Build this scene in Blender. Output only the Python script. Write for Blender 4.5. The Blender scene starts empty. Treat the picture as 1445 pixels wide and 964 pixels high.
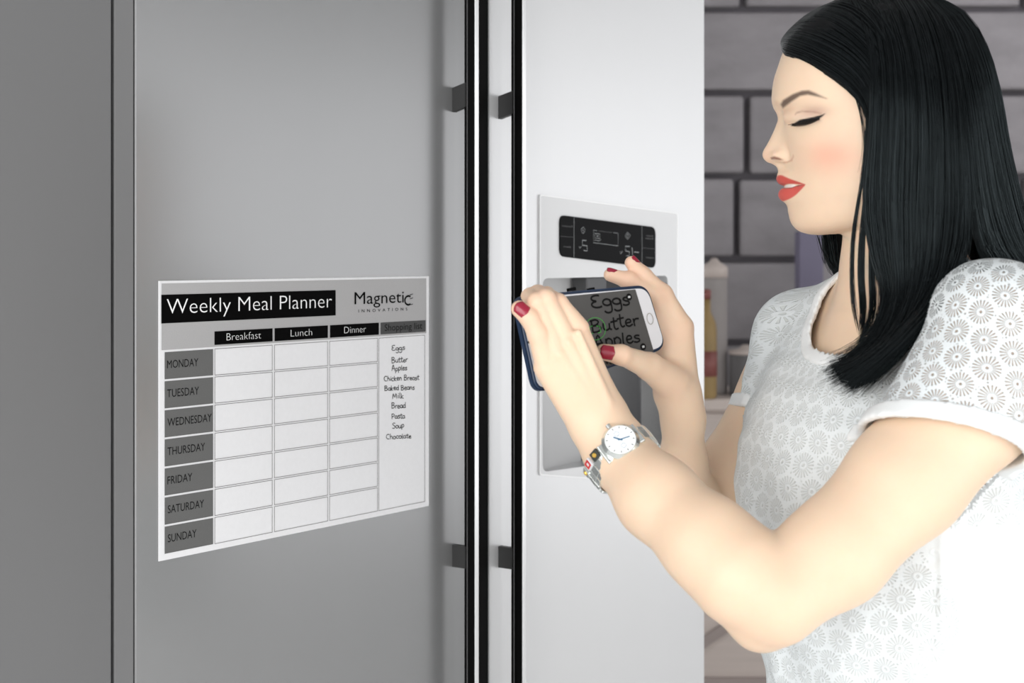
import bpy, bmesh, math, random
import numpy as np
from mathutils import Vector, Matrix
random.seed(7); rng = np.random.default_rng(7)
scn = bpy.context.scene
COL = scn.collection
# ------------------------------------------------------------------ camera
FPX = 1923.0; HC = 1.45; CX = 722.5; HY = 359.0
def P(px, py, d):
    return Vector(((px-CX)/FPX*d, d, HC-(py-HY)/FPX*d))
def Pn(px, py, d):
    return np.array(P(px, py, d))
cd = bpy.data.cameras.new('camera'); cam = bpy.data.objects.new('camera', cd); COL.objects.link(cam)
cam.location = (0, 0, HC); cam.rotation_euler = (math.pi/2, 0, 0)
cd.sensor_width = 36; cd.lens = FPX/1445*36; cd.shift_y = -(482-HY)/1445
cd.clip_start = 0.05; cd.clip_end = 60
cd.dof.use_dof = True; cd.dof.focus_distance = 1.47; cd.dof.aperture_fstop = 8.0
scn.camera = cam
# ------------------------------------------------------------------ light
w = bpy.data.worlds.new('world'); scn.world = w; w.use_nodes = True
w.node_tree.nodes['Background'].inputs[0].default_value = (0.97, 0.98, 1.0, 1)
w.node_tree.nodes['Background'].inputs[1].default_value = 1.2
def area(name, loc, target, size, power, col=(1, 1, 1), sy=None):
    l = bpy.data.lights.new(name, 'AREA'); l.energy = power; l.color = col
    l.shape = 'RECTANGLE'; l.size = size; l.size_y = sy or size
    o = bpy.data.objects.new(name, l); COL.objects.link(o); o.location = loc
    o.rotation_euler = (Vector(target)-Vector(loc)).to_track_quat('-Z', 'Y').to_euler()
    return o
area('key_fill', (-0.95, -0.5, 1.55), (0.35, 1.35, 1.2), 1.5, 17, (1, .985, .96))  # unseen softbox added to brighten her face and chest
area('side_fill', (1.7, 0.3, 0.9), (0.2, 1.9, 1.2), 1.3, 8, (1, .99, .97))  # unseen area lamp added to brighten the doors from the right
area('wall_fill', (2.3, 3.9, 2.7), (0.8, 5.0, 1.4), 1.0, 10, (.95, .96, 1))  # unseen area lamp added to light the back wall
scn.view_settings.view_transform = 'Standard'; scn.view_settings.look = 'None'
scn.view_settings.gamma = 1; scn.view_settings.use_curve_mapping = False
scn.view_settings.exposure = 0.45
# ------------------------------------------------------------------ helpers
def link(o, parent=None):
    COL.objects.link(o)
    if parent is not None: o.parent = parent
    return o
def mesh_np(name, V, F, mat=None, parent=None, smooth=True):
    me = bpy.data.meshes.new(name)
    V = np.asarray(V, dtype=np.float32); F = np.asarray(F, dtype=np.int32)
    k = F.shape[1]
    me.vertices.add(len(V)); me.vertices.foreach_set('co', V.ravel())
    me.loops.add(F.size); me.loops.foreach_set('vertex_index', F.ravel())
    me.polygons.add(len(F)); me.polygons.foreach_set('loop_start', np.arange(len(F), dtype=np.int32)*k)
    me.polygons.foreach_set('loop_total', np.full(len(F), k, dtype=np.int32))
    me.polygons.foreach_set('use_smooth', np.full(len(F), smooth))
    me.update(calc_edges=True); me.validate()
    if mat: me.materials.append(mat)
    return link(bpy.data.objects.new(name, me), parent)
def obj(name, bm, mat=None, parent=None, smooth=False, mats=None):
    me = bpy.data.meshes.new(name); bm.to_mesh(me); bm.free()
    for m in (mats or ([mat] if mat else [])): me.materials.append(m)
    if smooth:
        for p in me.polygons: p.use_smooth = True
    return link(bpy.data.objects.new(name, me), parent)
def empty(name, loc, rz=0, label=None, cat=None, group=None):
    o = bpy.data.objects.new(name, None); COL.objects.link(o); o.location = loc
    o.rotation_euler = (0, 0, rz); o.empty_display_size = .05
    tag(o, label, cat, group); return o
def tag(o, label=None, cat=None, group=None, kind=None):
    if label: o['label'] = label
    if cat: o['category'] = cat
    if group: o['group'] = group
    if kind: o['kind'] = kind
    return o
def bx(bm, lo, hi, M=None, bev=0, seg=2):
    r = bmesh.ops.create_cube(bm, size=1)
    vs = r['verts']
    for v in vs:
        v.co = Vector([(lo[i]+hi[i])/2 + v.co[i]*(hi[i]-lo[i]) for i in range(3)])
    if bev:
        es = list({e for v in vs for e in v.link_edges})
        r2 = bmesh.ops.bevel(bm, geom=es, offset=bev, segments=seg, affect='EDGES', profile=.5)
        vs = list({v for f in r2['faces'] for v in f.verts} | {v for v in vs if v.is_valid})
    if M is not None:
        for v in vs: v.co = M @ v.co
    return vs
def box(name, lo, hi, mat, parent=None, bev=0, M=None, seg=2, smooth=False):
    bm = bmesh.new(); bx(bm, lo, hi, M, bev, seg); return obj(name, bm, mat, parent, smooth)
def prism(bm, pts, y0, y1, axis=1):
    """polygon pts (a,b) extruded along axis (1: x,z polygon along y)"""
    def mk(a, b, t):
        return (a, t, b) if axis == 1 else (a, b, t)
    v0 = [bm.verts.new(mk(a, b, y0)) for a, b in pts]; v1 = [bm.verts.new(mk(a, b, y1)) for a, b in pts]
    n = len(pts)
    bm.faces.new(v0); bm.faces.new(v1[::-1])
    for i in range(n): bm.faces.new((v0[i], v1[i], v1[(i+1) % n], v0[(i+1) % n]))
    bmesh.ops.recalc_face_normals(bm, faces=bm.faces)
def rrect(x0, y0, x1, y1, r, n=6):
    out = []
    for cx, cy, a0 in ((x1-r, y0+r, -90), (x1-r, y1-r, 0), (x0+r, y1-r, 90), (x0+r, y0+r, 180)):
        for i in range(n+1):
            a = math.radians(a0+90*i/n); out.append((cx+r*math.cos(a), cy+r*math.sin(a)))
    return out
def cyl(bm, r, z0, z1, n=32, M=None, r2=None):
    res = bmesh.ops.create_cone(bm, segments=n, radius1=r, radius2=r if r2 is None else r2, depth=z1-z0, cap_ends=True)
    for v in res['verts']:
        v.co.z += (z0+z1)/2
        if M is not None: v.co = M @ v.co
    return res['verts']
def tube_arrays(pts, rad, n=6):
    pts = np.asarray(pts, float); m = len(pts)
    T = np.gradient(pts, axis=0); T /= np.linalg.norm(T, axis=1)[:, None]+1e-12
    ref = np.array([.3, .2, .93]); A = np.cross(T, ref); A /= np.linalg.norm(A, axis=1)[:, None]+1e-9
    B = np.cross(T, A); rad = np.broadcast_to(rad, (m,))
    an = np.arange(n)*2*np.pi/n
    V = pts[:, None]+rad[:, None, None]*(A[:, None]*np.cos(an)[None, :, None]+B[:, None]*np.sin(an)[None, :, None])
    i = np.arange(m-1)[:, None]*n; j = np.arange(n)[None]; j2 = (j+1) % n
    F = np.stack([i+j, i+j2, i+n+j2, i+n+j], -1).reshape(-1, 4)
    return V.reshape(-1, 3), F
def join_np(parts):
    Vs = []; Fs = []; o = 0
    for V, F in parts:
        Vs.append(V); Fs.append(F+o); o += len(V)
    return np.concatenate(Vs), np.concatenate(Fs)
def catmull(K, m):
    """K (k, d) control points -> (m, d)"""
    K = np.asarray(K, float); k = len(K)
    seg = np.linalg.norm(np.diff(K, axis=0), axis=1)**.5; t = np.concatenate([[0], np.cumsum(seg)])
    return hermite(t, K, np.linspace(0, t[-1], m))
def hermite(t, K, x):
    K = np.asarray(K, float)
    if K.ndim == 1: K = K[:, None]; flat = True
    else: flat = False
    t = np.asarray(t, float); d = np.diff(K, axis=0)/np.diff(t)[:, None]
    m = np.zeros_like(K); m[0] = d[0]; m[-1] = d[-1]
    dt = np.diff(t); m[1:-1] = (d[:-1]*dt[1:, None]+d[1:]*dt[:-1, None])/(dt[1:]+dt[:-1])[:, None]
    x = np.asarray(x, float); i = np.clip(np.searchsorted(t, x, side='right')-1, 0, len(t)-2)
    h = (t[i+1]-t[i]); s = np.clip((x-t[i])/h, 0, 1)[:, None]; h = h[:, None]
    r = (2*s**3-3*s**2+1)*K[i]+(s**3-2*s**2+s)*h*m[i]+(-2*s**3+3*s**2)*K[i+1]+(s**3-s**2)*h*m[i+1]
    return r[:, 0] if flat else r
# ------------------------------------------------------------------ materials
def mat(name, col=(.8, .8, .8), rough=.5, metal=0, spec=.5, bump=None, noise=None, **kw):
    m = bpy.data.materials.new(name); m.use_nodes = True; nt = m.node_tree; b = nt.nodes['Principled BSDF']
    b.inputs['Base Color'].default_value = (*col, 1); b.inputs['Roughness'].default_value = rough
    b.inputs['Metallic'].default_value = metal; b.inputs['Specular IOR Level'].default_value = spec
    for k, v in kw.items():
        b.inputs[k.replace('_', ' ')].default_value = v
    if noise or bump:
        tc = nt.nodes.new('ShaderNodeTexCoord')
    if noise:   # (scale, amount, stretch)
        mp = nt.nodes.new('ShaderNodeMapping'); mp.inputs['Scale'].default_value = noise[2] if len(noise) > 2 else (1, 1, 1)
        n = nt.nodes.new('ShaderNodeTexNoise'); n.inputs['Scale'].default_value = noise[0]; n.inputs['Detail'].default_value = 5
        mx = nt.nodes.new('ShaderNodeMix'); mx.data_type = 'RGBA'; a = noise[1]
        mx.inputs['A'].default_value = (*[c*(1-a) for c in col], 1); mx.inputs['B'].default_value = (*[min(1, c*(1+a)) for c in col], 1)
        nt.links.new(tc.outputs['Object'], mp.inputs['Vector']); nt.links.new(mp.outputs[0], n.inputs['Vector'])
        nt.links.new(n.outputs['Fac'], mx.inputs['Factor']); nt.links.new(mx.outputs['Result'], b.inputs['Base Color'])
    if bump:    # (scale, strength, distance)
        n2 = nt.nodes.new('ShaderNodeTexNoise'); n2.inputs['Scale'].default_value = bump[0]; n2.inputs['Detail'].default_value = 4
        bp = nt.nodes.new('ShaderNodeBump'); bp.inputs['Strength'].default_value = bump[1]; bp.inputs['Distance'].default_value = bump[2]
        nt.links.new(tc.outputs['Object'], n2.inputs['Vector']); nt.links.new(n2.outputs['Fac'], bp.inputs['Height'])
        nt.links.new(bp.outputs[0], b.inputs['Normal'])
    return m
STEEL_L = mat('brushed_steel_shaded', (.33, .33, .331), .25, .6, noise=(6, .03, (1, 1, .05)))  # same steel as the right door, dimmer light put into the colour
STEEL_R = mat('brushed_steel_lit', (.74, .74, .742), .32, .45, noise=(6, .02, (1, 1, .05)))  # same steel, brighter light put into the colour
CABM = mat('grey_lacquer', (.14, .14, .141), .5, 0, noise=(3, .03))
CABS = mat('grey_lacquer_strip', (.16, .16, .161), .5, 0, noise=(3, .03))
BLACK = mat('black_gloss', (.002, .002, .002), .3, 0, spec=.08, noise=(3, .05))
BLACKG = mat('black_gasket', (.003, .003, .003), .7, spec=.1, noise=(3, .05))
HILITE = mat('edge_highlight', (.9, .9, .9), .22, .6, noise=(3, .02))  # pale tone that paints the highlight along each handle
WHITEP = mat('planner_white', (.76, .76, .77), .45, spec=.15, noise=(220, .03))
GREYP = mat('planner_light_grey', (.40, .395, .395), .5, spec=.15, noise=(900, .06))
DGREYP = mat('planner_mid_grey', (.13, .13, .128), .5, spec=.1, noise=(900, .1))
SHOPG = mat('planner_shopping_grey', (.075, .075, .075), .5, spec=.1, noise=(900, .08))
INK = mat('ink_black', (.002, .002, .002), .6, spec=.03, noise=(30, .05))
INKG = mat('ink_grey', (.012, .012, .012), .6, spec=.03, noise=(30, .05))
LINEM = mat('ink_line', (.10, .09, .09), .5, noise=(30, .05))
PWHITE = mat('print_white', (.86, .86, .86), .5, noise=(30, .03))
WALLM = mat('whitewashed_stone', (.26, .242, .25), .85, noise=(5, .30, (1, 1, 2.5)), bump=(12, .5, .02))
MORTAR = mat('dark_mortar', (.12, .11, .12), .9, noise=(9, .2))
FLOORM = mat('pale_floor', (.78, .78, .77), .6, noise=(4, .1))
# ------------------------------------------------------------------ fridge front frame
D0 = Vector((-.3763, 1.446, 0)); TH = math.atan2(.767, .641)
DX, DY = math.cos(TH), math.sin(TH)
def s_of(px):                     # distance along the door line of an image column
    u = (px-CX)/FPX
    return (.3763+u*1.446)/(DX-u*DY)
def sz(px, py):
    s = s_of(px); d = 1.446+DY*s
    return s, HC-(py-HY)/FPX*d
# ------------------------------------------------------------------ setting
fl = box('floor', (-4, -3, -.05), (6, 7, 0), FLOORM); tag(fl, kind='structure')
ce = box('ceiling', (-4, -1.5, 2.8), (8, 7, 2.9), mat('ceiling_grey', (.42, .42, .42), .8, noise=(3, .03))); tag(ce, kind='structure')  # unseen; added to keep world light off the door tops
wb = box('wall_back', (-.6, 5.06, 0), (4.6, 5.2, 2.798), MORTAR); tag(wb, kind='structure')
zrow = 0.0; ri = 0; r2 = random.Random(3)
while zrow < 2.75:
    hgt = .307; x = -.6-r2.uniform(0, .5)
    if ri == 0: hgt = .203
    if ri == 6: x = -.795
    while x < 4.6:
        L = .83 if ri == 6 else r2.uniform(.6, 1.1); a, b_ = max(x, -.6)+.012, min(x+L, 4.6)-.012
        if b_-a > .08:
            M = Matrix.Translation((0, 0, 0))
            bm = bmesh.new(); bx(bm, (a, 5.0+r2.uniform(0, .025), zrow+.012), (b_, 5.1, min(zrow+hgt, 2.795)-.012), None, .012, 2)
            for v in bm.verts: v.co.z += r2.uniform(-.003, .003)+(v.co.x-1)*r2.uniform(-.002, .002)
            obj('stone_block', bm, WALLM, wb, True)
        x += L
    zrow += hgt; ri += 1
# ------------------------------------------------------------------ tall cabinet at the left
cab = empty('tall_cabinet', D0+Vector((DX, DY, 0))*-.25, TH, 'tall grey lacquered cabinet to the left of the refrigerator', 'cabinet')
o = s_of(161)+.25
box('door', (-.42, 0, .08), (o-.003, .022, 2.3), CABM, cab, .0015)
box('filler_strip', (o+.001, .001, .0), (s_of(189.5)+.25, .03, 2.3), CABS, cab, .001)
box('carcass', (-.42, .024, 0), (s_of(189.5)+.25-.002, .6, 2.3), CABM, cab, .001)
# ------------------------------------------------------------------ refrigerator
fr = empty('refrigerator', D0, TH, 'large side by side refrigerator with black handles and a water dispenser', 'refrigerator')
sL0, sL1 = s_of(190.8), s_of(675); sR0, sR1 = s_of(690.5), s_of(993.5)
dl = box('door', (sL0, 0, .06), (sL1, .055, 2.12), STEEL_L, fr, .0012, seg=2); dl['label'] = 'grey steel left door, shaded tone in its colour'
# right door with a dispenser opening (frame of boxes joined)
HX0, HX1 = s_of(764), s_of(941)
zt, zb = 1.45-(391-359)/FPX*2.06, 1.45-(664-359)/FPX*1.96
bm = bmesh.new()
def holeplate(bm, outer, inner, y0, y1):
    n = len(outer)
    vo = [bm.verts.new((a, y0, b)) for a, b in outer]; vi = [bm.verts.new((a, y0, b)) for a, b in inner]
    wo = [bm.verts.new((a, y1, b)) for a, b in outer]; wi = [bm.verts.new((a, y1, b)) for a, b in inner]
    for i in range(n):
        j = (i+1) % n
        bm.faces.new((vo[i], vo[j], vi[j], vi[i])); bm.faces.new((wo[i], wi[i], wi[j], wo[j]))
        bm.faces.new((vo[i], wo[i], wo[j], vo[j])); bm.faces.new((vi[i], vi[j], wi[j], wi[i]))
    bmesh.ops.recalc_face_normals(bm, faces=bm.faces)
def quad_round(Q, r, n=8):
    """rounded quad: corners Q (4) -> points, n+1 per corner"""
    out = []; Q = [Vector(q) for q in Q]
    for i in range(4):
        p, c, q = Q[i-1], Q[i], Q[(i+1) % 4]; a = c+(p-c).normalized()*r; b = c+(q-c).normalized()*r
        for k in range(n+1):
            t = k/n; out.append(tuple(a*(1-t)**2+c*2*t*(1-t)+b*t*t))
    return out
HOLE = [(HX0, zb), (HX1, zb-.012), (HX1, zt), (HX0, zt)]
holeplate(bm, quad_round([(sR0, .06), (sR1, .06), (sR1, 2.12), (sR0, 2.12)], .003), quad_round(HOLE, .012), 0, .055)
dr = obj('door', bm, STEEL_R, fr); dr['label'] = 'steel right door with the dispenser, lit tone in its colour'
bd = box('carcass', (sL0, .057, .02), (sR1, .68, 2.12), CABM, fr, .002)
# recess must cut the carcass visually: liner is shallower than the door plus carcass front
box('gasket', (sL1+.0005, .002, .06), (sR0-.0003, .056, 2.12), BLACKG, fr)
for side, (px0, px1, pxw, s_door) in enumerate(((638, 655, 670, dl), (703, 721, 737, dr))):
    # handle stands off along -y (outwards)
    s_c = s_of(px0); off = .017
    # find s,n so that the bar's near side starts at px1
    def px_at(s, n):
        X = D0.x+DX*s+DY*n; Y = D0.y+DY*s-DX*n
        return CX+FPX*X/Y
    s_b = s_c
    n0 = 0.0
    while px_at(s_b, n0) < px1: n0 += .0002
    n1 = n0
    while px_at(s_b, n1) < pxw: n1 += .0002
    wdt = .0075
    bm = bmesh.new(); bx(bm, (s_b, -n1, .55), (s_b+wdt, -n0, 2.0), None, .0008, 2)
    hd = obj('handle', bm, BLACK, s_door); hd['label'] = 'glossy black bar handle'
    box('handle_highlight', (s_b-.0003, -n1-.0011, .55), (s_b+wdt-.001, -n1+.0002, 2.0), HILITE, s_door, .0002)  # bright strip stands in for the highlight on the bar's front
    hd2 = s_door
    box('handle_groove', (s_b-.0006, -n0-.006, .55), (s_b+.0001, -n0-.0052, 2.0), CABM, s_door)
    for (ya, yb_, rise) in (((118, 152, .006), (768, 799, .001)) if side == 0 else ((130, 162, .006), (770, 800, .001))):
        d_ = D0.y+DY*s_b; z1, z0 = HC-(ya-HY)/FPX*d_, HC-(yb_-HY)/FPX*d_
        bm = bmesh.new()
        vs = [bm.verts.new((s_b+a*wdt, -n, z+e)) for a in (0, 1) for (n, z, e) in ((-.001, z0, -rise), (n0+.003, z0, 0), (n0+.003, z1, 0), (-.001, z1, -rise))]
        for f in ((0, 1, 2, 3), (7, 6, 5, 4), (0, 4, 5, 1), (1, 5, 6, 2), (2, 6, 7, 3), (3, 7, 4, 0)): bm.faces.new([vs[i] for i in f])
        bmesh.ops.recalc_face_normals(bm, faces=bm.faces)
        obj('standoff', bm, mat('standoff_dark', (.03, .03, .03), .5, noise=(3, .05)) if 'SO' not in globals() else SO, s_door)
# ------------------------------------------------------------------ dispenser
DPM = mat('dispenser_plate', (.70, .70, .702), .4, .1, noise=(5, .02)); RCM = mat('recess_liner_shaded', (.085, .085, .088), .45, .2, noise=(5, .04))  # darker liner has the shade of the recess in its colour
RCL = mat('recess_liner_lit', (.6, .6, .6), .5, .1, noise=(5, .04))  # same liner where lit, brightness painted into the colour
RIM = mat('plate_rim', (.9, .9, .9), .35, .1, noise=(5, .02)); DISPM = mat('display_black', (.004, .004, .0045), .5, spec=.08, noise=(5, .1))
SEG = mat('display_segments', (.35, .36, .36), .5, noise=(5, .02)); SEGD = mat('display_dim_text', (.11, .11, .11), .5, noise=(5, .02))
dp = empty('dispenser', (0, 0, 0)); dp.parent = fr
for k in ('label', 'category'): 
    if k in dp: del dp[k]
dp['label'] = 'ice and water dispenser with pale plate and black display'
q = [sz(760, 670), sz(954, 684), sz(954.5, 301), sz(760, 275)]
bm = bmesh.new(); holeplate(bm, quad_round(q, .004), quad_round(HOLE, .012), -.0022, 0.001); obj('plate', bm, DPM, dp)
def inset(q, d):
    c = sum((Vector(p) for p in q), Vector((0, 0)))/4
    return [tuple(Vector(p)+(Vector((c.x-p[0], 0)).normalized()+Vector((0, c.y-p[1])).normalized())*d) for p in q]
bm = bmesh.new(); holeplate(bm, quad_round(inset(q, -.0005), .004), quad_round(inset(q, .0012), .004), -.0032, -.002); obj('plate_rim', bm, RIM, dp)
# recess liner (curved back)
bm = bmesh.new(); nn = 24
prof = []
for i in range(nn+1):
    t = i/nn; s = HX0+(HX1-HX0)*t; prof.append((s, .05*math.sin(math.pi*min(1, t*.62+.02)) if t < .8 else .05*math.sin(math.pi*min(1, .8*.62+.02))))
prof.append((HX1, 0.0)); prof.insert(0, (HX0, 0.0))
ring = []
for s, y in prof: ring.append((bm.verts.new((s, y, zb-.012)), bm.verts.new((s, y, zt))))
for i in range(len(ring)-1): bm.faces.new((ring[i][0], ring[i+1][0], ring[i+1][1], ring[i][1]))
bm.faces.new([r[0] for r in ring]); bm.faces.new([r[1] for r in ring][::-1])
bmesh.ops.recalc_face_normals(bm, faces=bm.faces)
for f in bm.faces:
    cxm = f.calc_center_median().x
    if cxm < HX0+(HX1-HX0)*.46 and abs(f.normal.z) < .5: f.material_index = 1  # left of the liner coloured as lit, the rest as shaded
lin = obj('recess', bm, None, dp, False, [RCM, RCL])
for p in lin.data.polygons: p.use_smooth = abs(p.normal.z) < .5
# paddle + spout
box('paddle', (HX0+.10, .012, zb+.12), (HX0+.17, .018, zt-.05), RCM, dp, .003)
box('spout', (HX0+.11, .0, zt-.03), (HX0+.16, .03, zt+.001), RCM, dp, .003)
# display
qd = [sz(787, 361.7), sz(922, 378.5), sz(922, 320.9), sz(787, 303.4)]
bm = bmesh.new(); prism(bm, quad_round(qd, .012), -.0042, -.002); dsp = obj('display', bm, DISPM, dp)
YT = -.0044
def onq(u, v):  # u 0..1 left-right, v 0..1 bottom-top within display quad
    a = Vector(qd[0]).lerp(Vector(qd[1]), u); b = Vector(qd[3]).lerp(Vector(qd[2]), u); r = a.lerp(b, v); return r.x, r.y
def uv_of(px, py):
    s, z = sz(px, py); u = (s-qd[0][0])/(qd[1][0]-qd[0][0]); a = onq(u, 0)[1]; b = onq(u, 1)[1]; return u, (z-a)/(b-a)
def stroke_mesh(strokes, wd, y=YT):
    """strokes: lists of (x,z) in the door frame -> flat ribbons with a little thickness"""
    bm = bmesh.new()
    for st in strokes:
        pts = [Vector(p) for p in st]; L = []; R = []
        for i, p in enumerate(pts):
            a = pts[max(0, i-1)]; b = pts[min(len(pts)-1, i+1)]; t = (b-a).normalized() if (b-a).length > 1e-9 else Vector((1, 0))
            n = Vector((-t.y, t.x))*wd/2
            e = t*wd*.3 if i == len(pts)-1 else (-t*wd*.3 if i == 0 else Vector((0, 0)))
            L.append(bm.verts.new((p.x+n.x+e.x, y, p.y+n.y+e.y))); R.append(bm.verts.new((p.x-n.x+e.x, y, p.y-n.y+e.y)))
        for i in range(len(pts)-1): bm.faces.new((L[i], R[i], R[i+1], L[i+1]))
    for f in bm.faces:
        f.normal_update()
        if f.normal.y > 0: f.normal_flip()
    return bm
z5 = lambda x, y: sz(750+x/6.568, 260+y/6.568)
lines = [[z5(372, 300), z5(372, 686)], [z5(1003, 388), z5(1003, 762)]]
for l_ in lines: obj('display_line', stroke_mesh([l_], .0006), SEG, dp)
for l_ in ([z5(246, 482), z5(366, 492)], [z5(1008, 590), z5(1126, 600)]): obj('display_divider', stroke_mesh([l_], .0004), SEGD, dp)
segs = [[z5(484, 522), z5(450, 520), z5(450, 565), z5(494, 572), z5(494, 618), z5(462, 614)],
        [z5(888, 578), z5(850, 574), z5(850, 618), z5(886, 626), z5(886, 666), z5(860, 664)],
        [z5(910, 588), z5(914, 620), z5(914, 655)], [z5(932, 628), z5(972, 632)]]
for l_ in segs: obj('display_digit', stroke_mesh([l_], .0011), SEG, dp)
ic = [[z5(585, 432), z5(553, 426), z5(553, 542), z5(782, 572), z5(782, 456), z5(738, 450)],
      [z5(566, 456), z5(612, 460), z5(612, 505), z5(566, 500), z5(566, 456)], [z5(580, 468), z5(600, 490)], [z5(600, 470), z5(582, 490)],
      [z5(560, 518), z5(605, 525), z5(622, 512)],
      [z5(456, 398), z5(474, 416), z5(472, 440), z5(456, 458), z5(442, 440), z5(440, 414), z5(456, 398)], [z5(450, 420), z5(464, 436)],
      [z5(868, 446), z5(896, 478), z5(870, 512), z5(843, 480), z5(868, 446)], [z5(868, 462), z5(882, 480), z5(868, 496), z5(856, 480), z5(868, 462)],
      [z5(420, 575), z5(425, 595), z5(440, 578)], [z5(800, 625), z5(806, 645), z5(822, 620)]]
tag(obj('display_icons', stroke_mesh(ic, .0006), SEG, dp), kind='stuff')
# ------------------------------------------------------------------ text
def text_mesh(body, size, spacing=1.0, off=0.0):
    cu = bpy.data.curves.new('t', 'FONT'); cu.body = body; cu.size = size; cu.space_character = spacing; cu.resolution_u = 3; cu.offset = off
    o = bpy.data.objects.new('t', cu); COL.objects.link(o); dg = bpy.context.evaluated_depsgraph_get(); dg.update()
    me = bpy.data.meshes.new_from_object(o.evaluated_get(dg)); COL.objects.unlink(o)
    V = np.array([v.co[:] for v in me.vertices]); return me, V
def text_quad(name, body, A, B, Ch, mtl, parent, y, mirror=False, spacing=1.0, bold=0):
    """text from baseline A to B (s,z), cap height Ch; stretched to fit"""
    me, V = text_mesh(body, 1.0, spacing, bold); x0, x1 = V[:, 0].min(), V[:, 0].max()
    capm, CV = text_mesh('H', 1.0); cap = CV[:, 1].max()
    A = Vector(A); B = Vector(B)
    for v in me.vertices:
        t = (v.co.x-x0)/(x1-x0)
        if mirror: t = 1-t
        p = A.lerp(B, t); v.co = (p.x, y, p.y+v.co.y/cap*Ch)
    me.name = name; me.materials.clear(); me.materials.append(mtl)
    return link(bpy.data.objects.new(name, me), parent)
text_quad('display_text', 'Function', z5(262, 392), z5(356, 402), .0026, SEGD, dp, YT, True)
text_quad('display_text', 'Alarm', z5(275, 584), z5(345, 592), .0026, SEGD, dp, YT, True)
text_quad('display_text', 'Power', z5(1040, 482), z5(1104, 490), .0026, SEGD, dp, YT, True)
text_quad('display_text', 'Freeze', z5(1036, 506), z5(1106, 514), .0026, SEGD, dp, YT, True)
text_quad('display_text', 'Freezer', z5(1036, 684), z5(1112, 692), .0026, SEGD, dp, YT, True)
text_quad('display_text', 'auto comfort', z5(600, 438), z5(722, 452), .0018, SEGD, dp, YT, True)
# ------------------------------------------------------------------ planner
S0, S1 = s_of(223), s_of(604); ZT = sz(223, 396.5)[1]; ZB = sz(224, 792)[1]
pl = empty('meal_planner', D0+Vector((DX*S0, DY*S0, ZB)), TH, 'white magnetic weekly meal planner sheet with handwritten shopping list on the grey door', 'planner')
def pz(px, py): s, z = sz(px, py); return (s-S0, z-ZB)
def px_s(px): return s_of(px)-S0
Wp, Hp = S1-S0, ZT-ZB
box('sheet', (0, -.0016, 0), (Wp, -.0002, Hp), WHITEP, pl, .0002)
def flat(bm, x0, x1, z0, z1, y):
    vs = [bm.verts.new(p) for p in ((x0, y, z0), (x1, y, z0), (x1, y, z1), (x0, y, z1))]; bm.faces.new(vs)
lv = lambda y, x=232: pz(x, y)[1]
y1, y2, y3 = -.0019, -.0021, -.0023
bm = bmesh.new(); xl = px_s(226.5); flat(bm, xl, px_s(600), pz(300, 489.5)[1], lv(400, 228), y1); 
gz0 = pz(301, 489)[1]
obj('header_band', bm, GREYP, pl)
bm = bmesh.new(); flat(bm, px_s(226), px_s(472), lv(456.5, 227), lv(416, 227), y2); obj('title_bar', bm, INK, pl)
hz0, hz1 = pz(301, 486.8)[1], pz(301, 467.7)[1]
for a, b_, nm in ((301, 383, 'Breakfast'), (385.8, 461, 'Lunch'), (464, 533, 'Dinner'), (535.3, 599, 'Shopping list')):
    bm = bmesh.new(); flat(bm, px_s(a), px_s(b_), hz0, hz1, y2); obj('column_heading', bm, INK if nm[0] != 'S' else SHOPG, pl)
def ctext(body, xa, xb, zb_, h, m, y=y3, nm='lettering', **k):
    return text_quad(nm, body, (xa, zb_), (xb, zb_), h, m, pl, y, **k)
hh = hz1-hz0
ctext('Breakfast', px_s(318), px_s(366.5), hz0+hh*.27, hh*.55, PWHITE, bold=-.02)
ctext('Lunch', px_s(408.5), px_s(438.5), hz0+hh*.27, hh*.55, PWHITE, bold=-.02)
ctext('Dinner', px_s(484), px_s(514.5), hz0+hh*.27, hh*.55, PWHITE, bold=-.02)
ctext('Shopping list', px_s(541), px_s(594), hz0+hh*.27, hh*.55, INKG)
tb0, tb1 = lv(456.5, 227), lv(416, 227); th_ = tb1-tb0
ctext('Weekly Meal Planner', px_s(233.5), px_s(466.5), tb0+th_*.32, th_*.53, PWHITE, bold=-.014)
t = ctext('Magneti', px_s(498.5), px_s(568), pz(500, 429.5)[1], pz(500, 412.5)[1]-pz(500, 429.5)[1], INK)
# the drawn "c" with two prongs
cxm, czm = px_s(574.5), pz(573, 424)[1]; rr = .0075
arc = [(cxm+rr*math.cos(math.radians(a))*.85, czm+rr*.75*math.sin(math.radians(a))) for a in range(60, 301, 15)]
obj('logo_mark', stroke_mesh([arc], .0024, y3), INK, pl)
obj('logo_mark', stroke_mesh([[(cxm+.003, czm+.007), (cxm+.008, czm+.008)], [(cxm+.003, czm+.002), (cxm+.008, czm+.003)], [(cxm+.004, czm-.0055), (cxm+.008, czm-.005)]], .0010, y3), INKG, pl)
ctext('INNOVATIONS', px_s(504), px_s(573), pz(504, 441)[1], .0036, INK, spacing=2.0)
days = ['MONDAY', 'TUESDAY', 'WEDNESDAY', 'THURSDAY', 'FRIDAY', 'SATURDAY', 'SUNDAY']
zr0, zr1 = lv(497, 231), lv(782, 231); pitch = (lv(539.5, 231)-lv(744.6, 231))/5; rh = pitch*(38.2/41.0)
dayw = [(234, 278), (234, 279), (234.5, 297), (234.5, 287.5), (234.5, 269.5), (235, 286), (235, 275.5)]
strokes = []
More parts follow.
